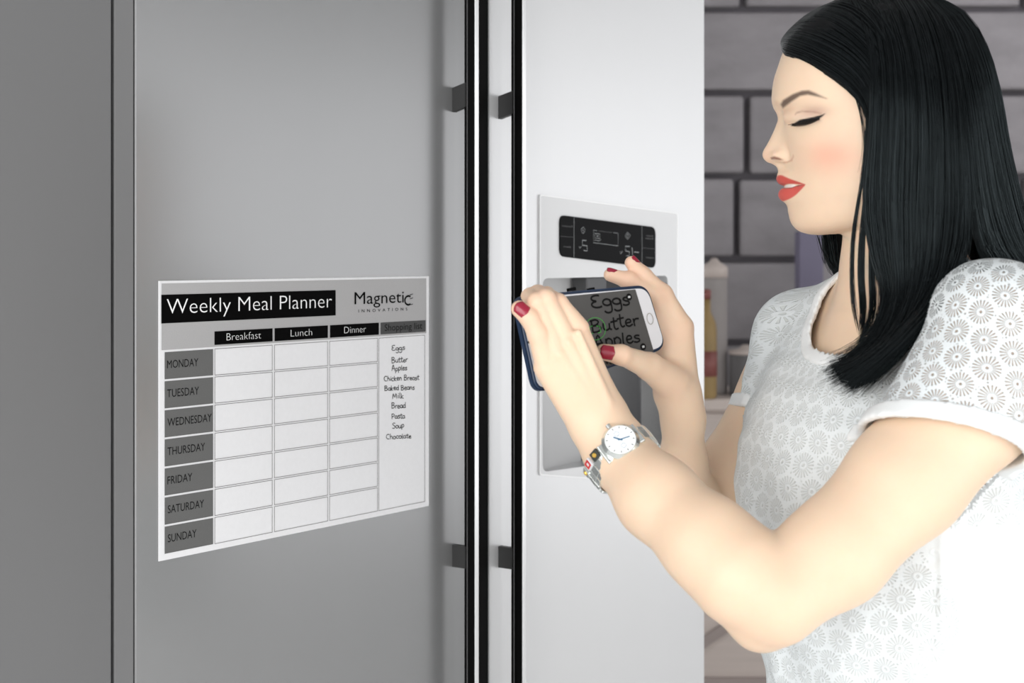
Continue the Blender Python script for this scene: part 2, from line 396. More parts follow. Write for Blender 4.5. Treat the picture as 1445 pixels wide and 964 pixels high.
for i, dname in enumerate(days):
    z1_ = zr0-pitch*i; z0_ = z1_-rh
    bm = bmesh.new(); flat(bm, px_s(230.8), px_s(299), z0_, z1_, y2); obj('day_cell', bm, DGREYP, pl)
    ctext(dname, px_s(dayw[i][0]), px_s(dayw[i][1]), z0_+rh*.40, rh*.29, INKG)
    for a, b_ in ((301.5, 382.5), (385.7, 460.7), (463.5, 531)):
        xa, xb = px_s(a), px_s(b_); strokes.append([(xa, z0_), (xb, z0_), (xb, z1_), (xa, z1_), (xa, z0_-.0001)])
strokes.append([(px_s(533), zr0-pitch*6-rh), (px_s(597.8), zr0-pitch*6-rh), (px_s(597.8), zr0), (px_s(533), zr0), (px_s(533), zr0-pitch*6-rh)])
segs_ = []
for st in strokes:
    for i in range(4): segs_.append([st[i], st[i+1]])
obj('grid_lines', stroke_mesh(segs_, .0005, y2), LINEM, pl)
# handwriting: small stroke alphabet, x-height 1
def arcp(cx, cy, rx, ry, a0, a1, n=9):
    return [(cx+rx*math.cos(math.radians(a0+(a1-a0)*i/(n-1))), cy+ry*math.sin(math.radians(a0+(a1-a0)*i/(n-1)))) for i in range(n)]
HW = {
 'E': (1.0, [arcp(.55, 1.25, .45, .38, 60, 255)+arcp(.55, .42, .5, .42, 100, 310)]),
 'g': (.85, [arcp(.38, .55, .35, .42, 40, 400, 12)+[(.72, .2)]+arcp(.38, -.5, .32, .35, 0, -160, 6)]),
 's': (.7, [[(.62, .95), (.3, 1.0), (.12, .8), (.3, .58), (.55, .45), (.58, .15), (.3, 0), (.05, .1)]]),
 'B': (1.05, [[(.1, 1.75), (.08, 0)], [(.0, 1.7), (.5, 1.8), (.75, 1.45), (.5, 1.05), (.15, .95), (.6, .9), (.88, .5), (.6, .05), (.05, 0)]]),
 'u': (.85, [[(.1, 1), (.08, .3), (.3, 0), (.6, .2), (.68, 1), (.68, .1), (.8, 0)]]),
 't': (.65, [[(.32, 1.65), (.28, .2), (.4, 0), (.6, .1)], [(.0, 1.1), (.62, 1.18)]]),
 'e': (.8, [[(.1, .5), (.6, .6), (.55, .95), (.3, 1.0), (.1, .6), (.2, .1), (.45, 0), (.72, .2)]]),
 'r': (.65, [[(.1, 1), (.12, 0)], [(.12, .6), (.3, .95), (.6, .95)]]),
 'A': (1.1, [[(.05, 0), (.5, 1.75), (.9, 0)], [(.15, .6), (.85, .65)]]),
 'p': (.85, [[(.12, 1), (.1, -.75)], [(.12, .8), (.4, 1.05), (.7, .75), (.6, .15), (.3, 0), (.12, .2)]]),
 'l': (.4, [[(.2, 1.75), (.15, .15), (.32, 0)]]),
 'C': (1.05, [arcp(.6, .85, .5, .85, 55, 300)]),
 'h': (.8, [[(.12, 1.75), (.1, 0)], [(.12, .65), (.35, 1), (.6, .8), (.62, 0)]]),
 'i': (.4, [[(.2, 1), (.18, 0)], [(.24, 1.4), (.22, 1.5)]]),
 'c': (.75, [arcp(.42, .5, .34, .5, 50, 310)]),
 'k': (.8, [[(.12, 1.7), (.1, 0)], [(.6, 1.0), (.15, .5), (.65, 0)]]),
 'n': (.85, [[(.1, 1), (.1, 0)], [(.12, .6), (.35, 1), (.6, .8), (.65, 0)]]),
 'a': (.85, [arcp(.38, .48, .34, .46, 40, 400, 12)+[(.7, .9), (.7, .15), (.82, 0)]]),
 'd': (.85, [arcp(.38, .48, .34, .46, 40, 400, 12), [(.72, 1.75), (.7, .1), (.8, 0)]]),
 'M': (1.2, [[(.08, 0), (.2, 1.6), (.55, .5), (.9, 1.65), (1.0, 0)]]),
 'P': (.95, [[(.12, 1.7), (.1, 0)], [(.0, 1.65), (.5, 1.78), (.78, 1.35), (.5, .85), (.12, .8)]]),
 'S': (.9, [[(.75, 1.55), (.4, 1.75), (.12, 1.4), (.35, 1.0), (.7, .7), (.65, .2), (.3, 0), (.02, .2)]]),
 'o': (.8, [arcp(.4, .5, .34, .48, 60, 420, 12)]), ' ': (.6, []),
}
def hand_strokes(word, A, B, xh, seed=0):
    rr_ = random.Random(seed); wtot = sum(HW[c][0] for c in word); x = 0; out = []; A = Vector(A); B = Vector(B)
    for c in word:
        adv, sts = HW[c]; jy = rr_.uniform(-.12, .12); sc = rr_.uniform(.92, 1.1)
        for st in sts:
            dense = [tuple(p) for p in catmull(st, max(3, len(st)*3))] if len(st) > 2 else st
            o_ = []
            for (a, b_) in dense:
                p = A.lerp(B, (x+a)/wtot); o_.append((p.x, p.y+(b_*sc+jy)*xh))
            out.append(o_)
        x += adv
    return out
hw = [('Eggs', 551, 570, 494), ('Butter', 551, 574, 511), ('Apples', 551, 573, 522.5), ('Chicken Breast', 540, 590, 536.5), ('Baked Beans', 541, 583.5, 550),
      ('Milk', 552, 568.5, 562), ('Bread', 551, 571, 575.5), ('Pasta', 551, 570, 590), ('Soup', 552, 569, 603.5), ('Chocolate', 543, 579, 618.5)]
for k, (wd_, a, b_, yb_) in enumerate(hw):
    A = (px_s(a), pz(a, yb_+1)[1]); B = (px_s(b_), pz(b_, yb_-1.5)[1]-.001)
    tag(obj('handwriting', stroke_mesh(hand_strokes(wd_, A, B, .0037 if len(wd_) < 9 else .0035, k), .00085, y2), INK, pl), kind='stuff')
# ------------------------------------------------------------------ implicit surfaces
def smin(a, b, k):
    if k <= 0: return np.minimum(a, b)
    h = np.clip(.5+.5*(b-a)/k, 0, 1)
    return b*(1-h)+a*h-k*h*(1-h)
class Grid:
    def __init__(s, lo, hi, h):
        s.lo = np.array(lo, float); s.h = h; s.n = np.ceil((np.array(hi)-s.lo)/h).astype(int)+1
        s.F = np.full(s.n, 1.0, np.float32)
    def sub(s, lo, hi):
        a = np.clip(np.floor((np.array(lo)-s.lo)/s.h).astype(int), 0, s.n-1); b = np.clip(np.ceil((np.array(hi)-s.lo)/s.h).astype(int)+1, 1, s.n)
        b = np.maximum(b, a+1); return a, b
    def pts(s, a, b):
        ax = [(s.lo[i]+s.h*np.arange(a[i], b[i])).astype(np.float32) for i in range(3)]
        return ax[0][:, None, None], ax[1][None, :, None], ax[2][None, None, :]
def seg_sdf(X, Y, Z, a, b, ra, rb, fl=None):
    d = b-a; L2 = float(d@d)+1e-12
    px, py, pz = X-a[0], Y-a[1], Z-a[2]
    t = np.clip((px*d[0]+py*d[1]+pz*d[2])/L2, 0, 1)
    qx, qy, qz = px-t*d[0], py-t*d[1], pz-t*d[2]
    r = ra+(rb-ra)*t
    if fl is not None:      # flattened across unit vector fl[0] by factor fl[1]
        n, q = fl; dn = qx*n[0]+qy*n[1]+qz*n[2]; e = 1/q-1
        qx = qx+n[0]*dn*e; qy = qy+n[1]*dn*e; qz = qz+n[2]*dn*e
        return (np.sqrt(qx*qx+qy*qy+qz*qz)-r)*min(1, .5+.5*q)
    return np.sqrt(qx*qx+qy*qy+qz*qz)-r
def chain(pts, rad, fl=None):
    pts = [np.array(p, float) for p in pts]
    return [(pts[i], pts[i+1], rad[i], rad[i+1], fl) for i in range(len(pts)-1)]
def group(G, prims, k):
    pad = k+3*G.h
    los = [np.minimum(p[0], p[1])-max(p[2], p[3])-pad for p in prims]; his = [np.maximum(p[0], p[1])+max(p[2], p[3])+pad for p in prims]
    A, B = G.sub(np.min(los, 0), np.max(his, 0)); arr = np.full(B-A, 1.0, np.float32)
    for p, lo, hi in zip(prims, los, his):
        a, b = G.sub(lo, hi); sl = tuple(slice(a[i]-A[i], b[i]-A[i]) for i in range(3))
        arr[sl] = smin(arr[sl], seg_sdf(*G.pts(a, b), *p), k)
    return A, B, arr
def add(G, g, k):
    A, B, arr = g; sl = tuple(slice(A[i], B[i]) for i in range(3)); G.F[sl] = smin(G.F[sl], arr, k)
def loft_sdf(X, Y, Z, rows, yaw, grow=0.0):
    """rows: z, cx, cy, a(front-back), b(lateral)"""
    R = np.array(rows); z = np.broadcast_to(Z, np.broadcast(X, Y, Z).shape); zz = np.asarray(Z).ravel()
    v = [hermite(R[:, 0], R[:, i], np.clip(zz, R[0, 0], R[-1, 0])).reshape(np.shape(Z)).astype(np.float32) for i in range(1, 5)]
    c, s_ = math.cos(yaw), math.sin(yaw)
    x, y = X-v[0], Y-v[1]; p = (x*c+y*s_)/(v[2]+grow); q = (-x*s_+y*c)/(v[3]+grow)
    d = (np.sqrt(p*p+q*q)-1)*np.minimum(v[2], v[3])
    ez = np.maximum(Z-(R[-1, 0]+grow), R[0, 0]-Z)
    return np.maximum(d, ez).astype(np.float32)
def surface_nets(G, F=None):
    F = G.F if F is None else F
    S = F < 0; n = np.array(F.shape)
    c = np.zeros(n-1, np.uint8)
    for i in (0, 1):
        for j in (0, 1):
            for k in (0, 1): c += S[i:n[0]-1+i, j:n[1]-1+j, k:n[2]-1+k]
    act = np.argwhere((c > 0) & (c < 8)); idm = np.full(n-1, -1, np.int32); idm[tuple(act.T)] = np.arange(len(act))
    acc = np.zeros((len(act), 3)); cnt = np.zeros(len(act))
    co = [(i, j, k) for i in (0, 1) for j in (0, 1) for k in (0, 1)]
    val = {o: F[tuple((act+np.array(o)).T)] for o in co}
    for o in co:
        for ax in range(3):
            if o[ax] == 0:
                p = list(o); p[ax] = 1; p = tuple(p); f0, f1 = val[o], val[p]; m = (f0 < 0) != (f1 < 0)
                t = np.where(m, f0/(f0-f1+1e-20), 0); base = np.array(o, float)[None]+np.zeros((len(act), 1))
                base[:, ax] += t; acc[m] += base[m]; cnt[m] += 1
    V = G.lo+G.h*(act+acc/cnt[:, None]); Q = []
    for ax in range(3):
        a1, a2 = (ax+1) % 3, (ax+2) % 3; sl0 = [slice(1, -1)]*3; sl0[ax] = slice(0, -1); sl1 = list(sl0); sl1[ax] = slice(1, None)
        f0, f1 = S[tuple(sl0)], S[tuple(sl1)]; e = np.argwhere(f0 != f1); fl = f0[tuple(e.T)]
        e = e+1; e[:, ax] -= 1
        def I(d1, d2):
            q = e.copy(); q[:, a1] -= d1; q[:, a2] -= d2; return idm[tuple(q.T)]
        q = np.stack([I(0, 0), I(1, 0), I(1, 1), I(0, 1)], 1); q[~fl] = q[~fl][:, ::-1]; Q.append(q)
    Q = np.concatenate(Q); Q = Q[(Q >= 0).all(1)]
    return V, Q
# ------------------------------------------------------------------ the woman: skeleton
YAW = math.radians(20)
FV = np.array([-math.cos(YAW), -math.sin(YAW), 0]); LV = np.array([math.sin(YAW), -math.cos(YAW), 0])
arm_n = [Pn(1408, 470, 1.150), Pn(1372, 570, 1.135), Pn(1278, 677, 1.115), Pn(1178, 780, 1.095), Pn(1092, 838, 1.08)]
arm_nr = [.050, .051, .046, .0405, .0385]
fore_n = [Pn(1092, 838, 1.08), Pn(1046, 810, 1.09), Pn(1000, 768, 1.11), Pn(928, 703, 1.155), Pn(872, 639, 1.205), Pn(846, 596, 1.212)]
fore_nr = [.0385, .0385, .0365, .0335, .0278, .0262]
arm_f = [Pn(1128, 478, 1.45), Pn(1098, 560, 1.43), Pn(1040, 660, 1.42), Pn(985, 745, 1.40)]
arm_fr = [.046, .041, .038, .036]
fore_f = [Pn(985, 745, 1.40), Pn(972, 705, 1.375), Pn(964, 650, 1.335), Pn(964, 590, 1.32), Pn(958, 560, 1.315)]
fore_fr = [.036, .030, .0215, .0195, .021]
rows_torso = [  # z, cx, cy, a, b  (outer cloth size)
 (.90, .375, 1.30, .125, .165), (1.03, .370, 1.30, .118, .140), (1.073, .366, 1.30, .126, .142), (1.145, .361, 1.30, .139, .148),
 (1.208, .357, 1.30, .140, .152), (1.256, .356, 1.30, .133, .156), (1.311, .356, 1.30, .108, .162), (1.355, .362, 1.30, .076, .168),
 (1.39, .366, 1.30, .055, .150), (1.415, .368, 1.30, .042, .100), (1.44, .370, 1.30, .03, .05)]
# --- skin body grid
G = Grid((-.01, 1.03, .98), (.52, 1.53, 1.50), .0017)
# torso, a little under the cloth
a, b = G.sub((.2, 1.1, .98), (.52, 1.5, 1.47)); sl = tuple(slice(a[i], b[i]) for i in range(3))
XX = G.pts(a, b); G.F[sl] = np.minimum(G.F[sl], loft_sdf(*XX, rows_torso, YAW, -.015))
nb = Pn(1268, 395, 1.305); nt = Pn(1262, 250, 1.30)
add(G, group(G, chain([Pn(1262, 455, 1.30), nb, nt], [.060, .051, .049]), .02), .035)
# trapezius / clavicle lines
shn = np.array(arm_n[0]); shf = np.array(arm_f[0])
add(G, group(G, [(nb+np.array([.02, 0, .0]), shn+np.array([0, 0, .012]), .036, .030, None), (nb+np.array([.02, 0, .0]), shf+np.array([0, 0, .005]), .036, .030, None)], .03), .03)
add(G, group(G, chain(arm_f, arm_fr), .012), .02)
def limb_blend(up, ur, fo, fr_, k):
    add(G, group(G, chain(up, ur)[:], .012), .02); g = group(G, chain(fo, fr_), .012); add(G, g, k)
add(G, group(G, chain(arm_n, arm_nr), .015), .018)
add(G, group(G, chain(fore_n, fore_nr)+[(Pn(1085, 862, 1.085), Pn(1072, 878, 1.09), .026, .0235, None)], .015), .005)
add(G, group(G, chain(fore_f, fore_fr), .012), .01)
# --- near (left) hand, back of the hand to the camera
def fan(G, fingers, k=.004):
    """fingers merged with a tight k so the grooves stay"""
    out = None
    for f in fingers:
        g = group(G, f, .006)
        add(TMP, g, k)
def submin(G1, G2, k):
    m = G2.F < .5; G1.F[m] = smin(G1.F[m], G2.F[m], k)
TMP = Grid(G.lo, G.lo+G.h*(G.n-1), G.h); TMP.F = np.full(G.F.shape, 1.0, np.float32)
palm = [  # metacarpals
 (Pn(832, 604, 1.208), Pn(771, 518, 1.190), .0170, .0115, None), (Pn(840, 597, 1.205), Pn(787, 500, 1.188), .0165, .0105, None),
 (Pn(850, 590, 1.207), Pn(800, 482, 1.190), .0165, .0105, None), (Pn(858, 586, 1.212), Pn(815, 468, 1.196), .0155, .0105, None),
 (Pn(862, 578, 1.218), Pn(826, 500, 1.215), .0125, .009, None)]
NH = {
 'little': ([Pn(771, 515, 1.189), Pn(759, 470, 1.181), Pn(747, 448, 1.178), Pn(733, 436, 1.180)], [.0100, .0092, .0083, .0075]),
 'ring': ([Pn(787, 497, 1.187), Pn(758, 426, 1.184), Pn(748, 419, 1.212), Pn(750, 424, 1.235)], [.0100, .0082, .0078, .0072]),
 'middle': ([Pn(800, 479, 1.189), Pn(770, 422, 1.186), Pn(759, 415, 1.215), Pn(763, 420, 1.240)], [.0102, .0086, .0080, .0072]),
 'index': ([Pn(815, 464, 1.195), Pn(787, 428, 1.195), Pn(771, 417, 1.222), Pn(776, 421, 1.245)], [.0105, .0086, .0078, .0072])}
add(TMP, group(TMP, palm, .007), 0)
for f, (p, r) in NH.items():
    add(TMP, group(TMP, chain(p, r), .003), .0008)
# thumb folded behind the phone
add(TMP, group(TMP, chain([Pn(858, 588, 1.222), Pn(838, 566, 1.246), Pn(806, 520, 1.262), Pn(795, 492, 1.262)], [.013, .0125, .0095, .0082]), .005), .006)
# tendons
for a_, b_ in (((842, 578), (790, 500)), ((850, 572), (803, 484)), ((858, 566), (816, 470))):
    pa, pb = Pn(*a_, 1.193), Pn(*b_, 1.1795); add(TMP, group(TMP, [(pa, pb, .0034, .0032, None)], .004), .005)
# --- far (right) hand, palm to the camera
palmf = [
 (Pn(962, 562, 1.318), Pn(962, 462, 1.322), .0175, .0112, None), (Pn(956, 556, 1.315), Pn(952, 466, 1.322), .018, .0112, None),
 (Pn(950, 550, 1.315), Pn(944, 476, 1.322), .017, .011, None), (Pn(948, 548, 1.315), Pn(941, 490, 1.318), .016, .010, None)]
add(TMP, group(TMP, palmf, .008), 0)
FHD = {
 'thumb': ([Pn(948, 540, 1.300), Pn(916, 517, 1.276), Pn(877, 501, 1.243), Pn(852, 497, 1.240)], [.0175, .0125, .0088, .0076]),
 'index': ([Pn(962, 462, 1.322), Pn(935, 415, 1.322), Pn(907, 389, 1.320), Pn(891, 371, 1.318)], [.0112, .0092, .0082, .0066]),
 'middle': ([Pn(955, 466, 1.322), Pn(922, 422, 1.330), Pn(898, 402, 1.322), Pn(885, 396, 1.312)], [.0112, .0090, .0080, .0066]),
 'ring': ([Pn(948, 472, 1.322), Pn(925, 418, 1.318), Pn(888, 396, 1.312), Pn(861, 388, 1.310)], [.0110, .0088, .0080, .0064]),
 'little': ([Pn(942, 482, 1.318), Pn(922, 452, 1.318), Pn(906, 440, 1.318), Pn(894, 432, 1.316)], [.0105, .0085, .0075, .0062])}
for f, (p, r) in FHD.items():
    add(TMP, group(TMP, chain(p, r), .005), .0035 if f != 'thumb' else .009)
submin(G, TMP, .008)
SKIN = bpy.data.materials.new('skin')
del TMP
body_V, body_Q = surface_nets(G)
# ------------------------------------------------------------------ head
HCEN = Pn(1235, 170, 1.30)
ray = np.array([HCEN[0], HCEN[1]]); ray /= np.linalg.norm(ray)
HL = np.array([-ray[0], -ray[1], 0.0]); HF = np.array([-ray[1], ray[0], 0.0]); HU = np.array([0, 0, 1.0])
def hp(px, py, c):
    """pixel + lateral offset c (mm, towards the camera) -> head coordinates (f, u) in mm"""
    d = np.array([(px-CX)/FPX, 1.0, -(py-HY)/FPX]); o = np.array([0, 0, HC])
    t = ((HCEN+HL*c/1000-o)@HL)/(d@HL); q = o+d*t-HCEN
    return q@HF*1000, q@HU*1000
def hw_(f, u, c):
    return HCEN+(np.multiply.outer(f, HF)+np.multiply.outer(u, HU)+np.multiply.outer(c, HL))/1000
def proj(W):
    return CX+FPX*W[..., 0]/W[..., 1], HY-(W[..., 2]-HC)*FPX/W[..., 1]
# x_profile, y, x_base, x_back, y_back, half width mm, exponent
T = [
 (1232, 3, 1232, 1240, 3, 2, 2), (1185, 8, 1185, 1290, 8, 34, 2), (1145, 25, 1145, 1335, 25, 54, 2), (1120, 48, 1120, 1358, 48, 65, 2), (1106, 72, 1106, 1370, 72, 70, 2),
 (1097.5, 96, 1097.5, 1376, 96, 73, 2), (1092.3, 112, 1092.3, 1377, 112, 74, 2), (1089.4, 131, 1089.4, 1377, 131, 75, 2), (1089.2, 143, 1089.4, 1376, 143, 75, 1.95),
 (1091.6, 153, 1092, 1375, 153, 75, 1.9), (1096, 161, 1096, 1374, 161, 74.5, 1.85), (1097.5, 169, 1098, 1372, 169, 74, 1.82), (1095, 177, 1099.5, 1370, 177, 74, 1.8),
 (1088.5, 192, 1101.5, 1366, 192, 73, 1.8), (1081.8, 204.6, 1103, 1361, 204.6, 72.5, 1.8), (1077.4, 212, 1104, 1358, 212, 72, 1.8), (1075.9, 217, 1104.8, 1356, 217, 71.5, 1.78), (1077.3, 223, 1105.5, 1353, 223, 71, 1.76),
 (1082.2, 228.3, 1106, 1350, 228.3, 70, 1.74), (1089.8, 231.4, 1106.3, 1349, 231, 69.5, 1.72), (1096.4, 236.4, 1106.6, 1346, 236, 69, 1.7), (1098, 241.8, 1106.6, 1344, 241, 68.5, 1.68), (1096.4, 247.6, 1107, 1341, 246, 68, 1.66),
 (1095.6, 253.5, 1107.5, 1338, 251, 67, 1.64), (1098.5, 258.8, 1108, 1336, 255, 66.5, 1.62), (1106.5, 263.6, 1108.8, 1334, 258, 66, 1.62), (1100.5, 268.3, 1109.3, 1332, 261, 65.5, 1.62),
 (1098.2, 274.8, 1109.8, 1330, 266, 64.5, 1.62), (1100.6, 281, 1110.3, 1329, 270, 63.5, 1.62), (1107, 286.5, 1111, 1328, 273, 62.5, 1.62), (1111, 293, 1112, 1327, 276, 61.5, 1.63), (1112.2, 301, 1112.4, 1326, 279, 60, 1.66),
 (1113.6, 309.5, 1113.6, 1325, 282, 58, 1.7), (1118.2, 318.7, 1118.2, 1324, 285, 56, 1.75), (1126.3, 325.6, 1126.3, 1324, 287, 54, 1.8), (1138.4, 330, 1138.4, 1324, 289, 52.5, 1.85),
 (1153.3, 331.6, 1153.3, 1324, 291, 51, 1.9), (1174.8, 330.5, 1174.8, 1324, 294, 49.5, 1.95), (1188, 331, 1188, 1325, 299, 49, 2), (1194, 338, 1194, 1326, 306, 49, 2),
 (1198, 352, 1198, 1328, 322, 49, 2), (1201, 380, 1201, 1334, 360, 49, 2), (1204, 415, 1204, 1342, 405, 50, 2)]
T = np.array(T, float); tt = np.arange(len(T)).astype(float)
# arc-length like parameter so rows are even
seg = np.hypot(np.diff(T[:, 0]), np.diff(T[:, 1])); arc = np.concatenate([[0], np.cumsum(seg)])
NR = 430; arcs = np.linspace(0, arc[-1], NR)
R = hermite(arc, T, arcs)
def gsm(a, s):
    k = np.exp(-.5*(np.arange(-3*s, 3*s+1)/s)**2); k /= k.sum(); p = np.pad(a, 3*s, mode='reflect', reflect_type='odd'); return np.convolve(p, k, 'valid')
for j_, s_g in ((2, 5), (3, 16), (4, 16), (5, 16), (6, 16)): R[:, j_] = gsm(R[:, j_], s_g)
Ys = np.linspace(R[0, 1], 331, 700); kf = 31
for j_, s_g in ((2, 8), (3, 30), (4, 30), (5, 30), (6, 30)):
    v_ = np.interp(Ys, T[:kf+4, 1], T[:kf+4, j_]); v_ = gsm(v_, s_g); wbl = np.clip((arc[kf]-arcs)/(arc[kf]-arc[kf-5]), 0, 1); wbl = wbl*wbl*(3-2*wbl)
    if j_ in (3, 4, 5): wbl = wbl*np.clip((R[:, 1]-60)/40, 0, 1)
    R[:, j_] = R[:, j_]*(1-wbl)+np.interp(R[:, 1], Ys, v_)*wbl
R[0, 5] = 2; R[:, 5] = np.maximum(R[:, 5], 1.5)
NC = 190                                  # columns per side
th = np.pi*np.linspace(0, 1, NC)**1.45
w_ = R[:, 5][:, None]; ne = R[:, 6][:, None]
pf = np.array([hp(x, y, 0) for x, y in zip(R[:, 2], R[:, 1])]); pr = np.array([hp(x, y, 0) for x, y in zip(R[:, 0], R[:, 1])]); pb = np.array([hp(x, y, 0) for x, y in zip(R[:, 3], R[:, 4])])
ff, uf = pf[:, 0][:, None], pf[:, 1][:, None]; fb, ub = pb[:, 0][:, None], pb[:, 1][:, None]
D = (pr[:, 0]-pf[:, 0])[:, None]
mid = ff+(fb-ff)*.52
ct, st = np.cos(th)[None], np.sin(th)[None]
e = np.where(ct > 0, 2/ne, 1.0)
cc = w_*np.abs(st)**np.where(ct > 0, 2/ne, 1.0)
f = np.where(ct > 0, mid+(ff-mid)*np.abs(ct)**e, mid+(fb-mid)*np.abs(ct))
u = uf+(ub-uf)*(1-ct)/2
def sst(a, b, x):
    t = np.clip((x-a)/(b-a), 0, 1); return t*t*(3-2*t)
Y = R[:, 1][:, None]; front = (ct > 0)
# nose and lips relief, falling off sideways
sN = np.interp(R[:, 1], [140, 153, 165, 177, 192, 205, 212, 218, 224, 229, 234, 240, 246, 256, 264, 275, 283, 290], [9, 9, 9, 9.5, 10.5, 12, 12.5, 13, 13, 12, 9, 12, 19, 22, 23, 20, 17, 14])[:, None]
pw = np.interp(R[:, 1], [200, 236, 246, 285], [2.0, 2.0, 2.6, 2.3])[:, None]
isface = (arcs[:, None] < arc[31])
f = f+np.where(front & isface, D*np.exp(-np.abs(cc/sN)**pw), 0)
def g2(y0, c0, sy, sc): return np.exp(-((Y-y0)/sy)**2-((cc-c0)/sc)**2)*front*isface
f = f+3.8*g2(221, 14, 8, 5.0); cc = cc+2.6*g2(221, 13.5, 7.5, 5.5)           # nose wing
f = f-2.6*g2(219, 21.5, 9, 3.6)                                              # crease behind it
f = f-2.6*g2(230.5, 8, 3.2, 4.5)                                             # nostril
f = f-3.6*g2(168, 17, 14, 8)-2.8*g2(157, 32, 7, 14)                          # socket
f = f+3.9*g2(170, 33, 9.5, 11.5)-1.0*g2(179, 34, 3, 12)                      # lid over the eyeball
f = f+1.6*g2(145, 30, 8, 18)                                                 # brow bone
f = f+2.2*g2(207, 46, 18, 15); cc = cc+1.2*g2(205, 56, 20, 16)               # cheek bone
f = f-1.7*g2(264, 27, 5, 3.5)+1.2*g2(262, 38, 14, 9)                         # mouth corner, cheek
f = f-1.0*g2(289, 12, 4, 14)
V2 = hw_(f, u, cc); PX, PY = proj(V2)
# full ring: near side (c>0) and mirrored far side
Vf = hw_(f, u, -cc)
ringV = np.concatenate([V2, Vf[:, -2:0:-1]], axis=1); NCC = ringV.shape[1]
idx = np.arange(NR*NCC).reshape(NR, NCC); nx = np.roll(idx, -1, axis=1)
hQ = np.stack([idx[:-1], idx[1:], nx[1:], nx[:-1]], -1).reshape(-1, 4)
head_V = ringV.reshape(-1, 3)
# ---- make-up and painted shade (creases, nostril, lip gap), per vertex (linear colour)
def poly_sd(px, py, poly):
    poly = np.array(poly, float); n = len(poly); d = np.full(px.shape, 1e9); ins = np.zeros(px.shape, bool)
    for i in range(n):
        a, b = poly[i], poly[(i+1) % n]; e_ = b-a; w0 = px-a[0]; w1 = py-a[1]
        t = np.clip((w0*e_[0]+w1*e_[1])/(e_@e_+1e-9), 0, 1); d = np.minimum(d, np.hypot(w0-t*e_[0], w1-t*e_[1]))
        c = ((a[1] > py) != (b[1] > py)) & (px < (b[0]-a[0])*(py-a[1])/((b[1]-a[1]) if abs(b[1]-a[1]) > 1e-9 else 1e-9)+a[0]); ins ^= c
    return np.where(ins, -d, d)
Z2 = lambda L: [(1040+x/3.708, 80+y/3.708) for x, y in L]
def smooth_poly(L, closed=True, m=6):
    K = np.array(L+[L[0]], float); return [tuple(p) for p in catmull(K, len(K)*m)[:-1]]
skin0 = np.array([.82, .625, .46]); colr = np.empty(PX.shape+(3,)); colr[:] = skin0
def mixc(mask, c):
    global colr
    m = np.clip(mask, 0, 1)[..., None]; colr = colr*(1-m)+np.array(c)*m
face = (front & isface & (arcs[:, None] > arc[4]))
gs = lambda x, y, sx, sy: np.exp(-((PX-x)/sx)**2-((PY-y)/sy)**2)*face
mixc(.50*gs(1174, 220, 34, 24), (.86, .34, .25)); mixc(.22*gs(1082, 220, 10, 10), (.86, .42, .32)); mixc(.15*gs(1115, 318, 14, 12), (.86, .45, .35))
mixc(.55*gs(1150, 157, 20, 8), (.42, .23, .19)); mixc(.30*gs(1112, 158, 9, 12), (.60, .36, .25)); mixc(.30*gs(1138, 165, 16, 5), (.66, .52, .48))
mixc(.55*np.exp(-(poly_sd(PX, PY, Z2([(305, 303), (310, 292), (340, 284), (400, 287), (440, 297), (400, 290), (340, 288), (312, 296)]))/.8)**2)*face, (.35, .20, .16))  # shade of the lid crease, painted in
def paint(poly, c, op=1, soft=.8):
    mixc(op*np.clip(.5-poly_sd(PX, PY, poly)/soft/2, 0, 1)*face, c)
paint(Z2([(228, 250), (240, 228), (290, 197), (340, 178), (375, 176), (410, 190), (470, 220), (420, 209), (370, 199), (330, 206), (285, 235), (240, 270)]), (.075, .045, .035), .88, 1.6)
paint(Z2([(298, 350), (328, 330), (398, 316), (440, 305), (466, 295), (445, 315), (415, 336), (385, 350), (345, 357), (312, 355)]), (.006, .005, .006), 1, .6)
paint(smooth_poly(Z2([(200, 640), (212, 624), (232, 620), (256, 630), (290, 644), (330, 658), (357, 669), (320, 668), (280, 666), (255, 670), (240, 683), (215, 676)])), (.58, .095, .075), 1, .7)
paint(smooth_poly(Z2([(205, 735), (212, 700), (235, 690), (250, 688), (280, 686), (310, 676), (357, 669), (330, 702), (300, 730), (262, 750), (235, 757), (215, 750)])), (.62, .11, .09), 1, .7)
paint(Z2([(250, 678), (262, 669), (300, 668), (308, 676), (290, 684), (250, 687)]), (.80, .74, .68), 1, .5)
paint(Z2([(238, 683), (255, 687), (285, 685), (315, 674), (350, 669), (352, 671), (310, 680), (285, 689), (255, 691), (236, 689)]), (.16, .02, .02), .8, .5)  # dark gap between the lips, painted in
paint(Z2([(175, 528), (195, 522), (218, 528), (240, 540), (222, 541), (198, 537), (180, 538)]), (.20, .07, .05), .85, 1.0)  # darkness of the nostril, painted in
paint(Z2([(240, 555), (262, 549), (282, 540), (291, 524), (294, 512), (297, 524), (288, 545), (262, 556)]), (.50, .22, .14), .6, 1.2)  # shade in the crease behind the nose wing, painted in
colf = np.concatenate([colr, colr[:, -2:0:-1]], axis=1).reshape(-1, 3)
# ---- one body mesh: remeshed torso, arms and hands + head grid
nB = len(body_V); allV = np.concatenate([body_V, head_V]); allQ = np.concatenate([body_Q, hQ[:, ::-1]+nB])
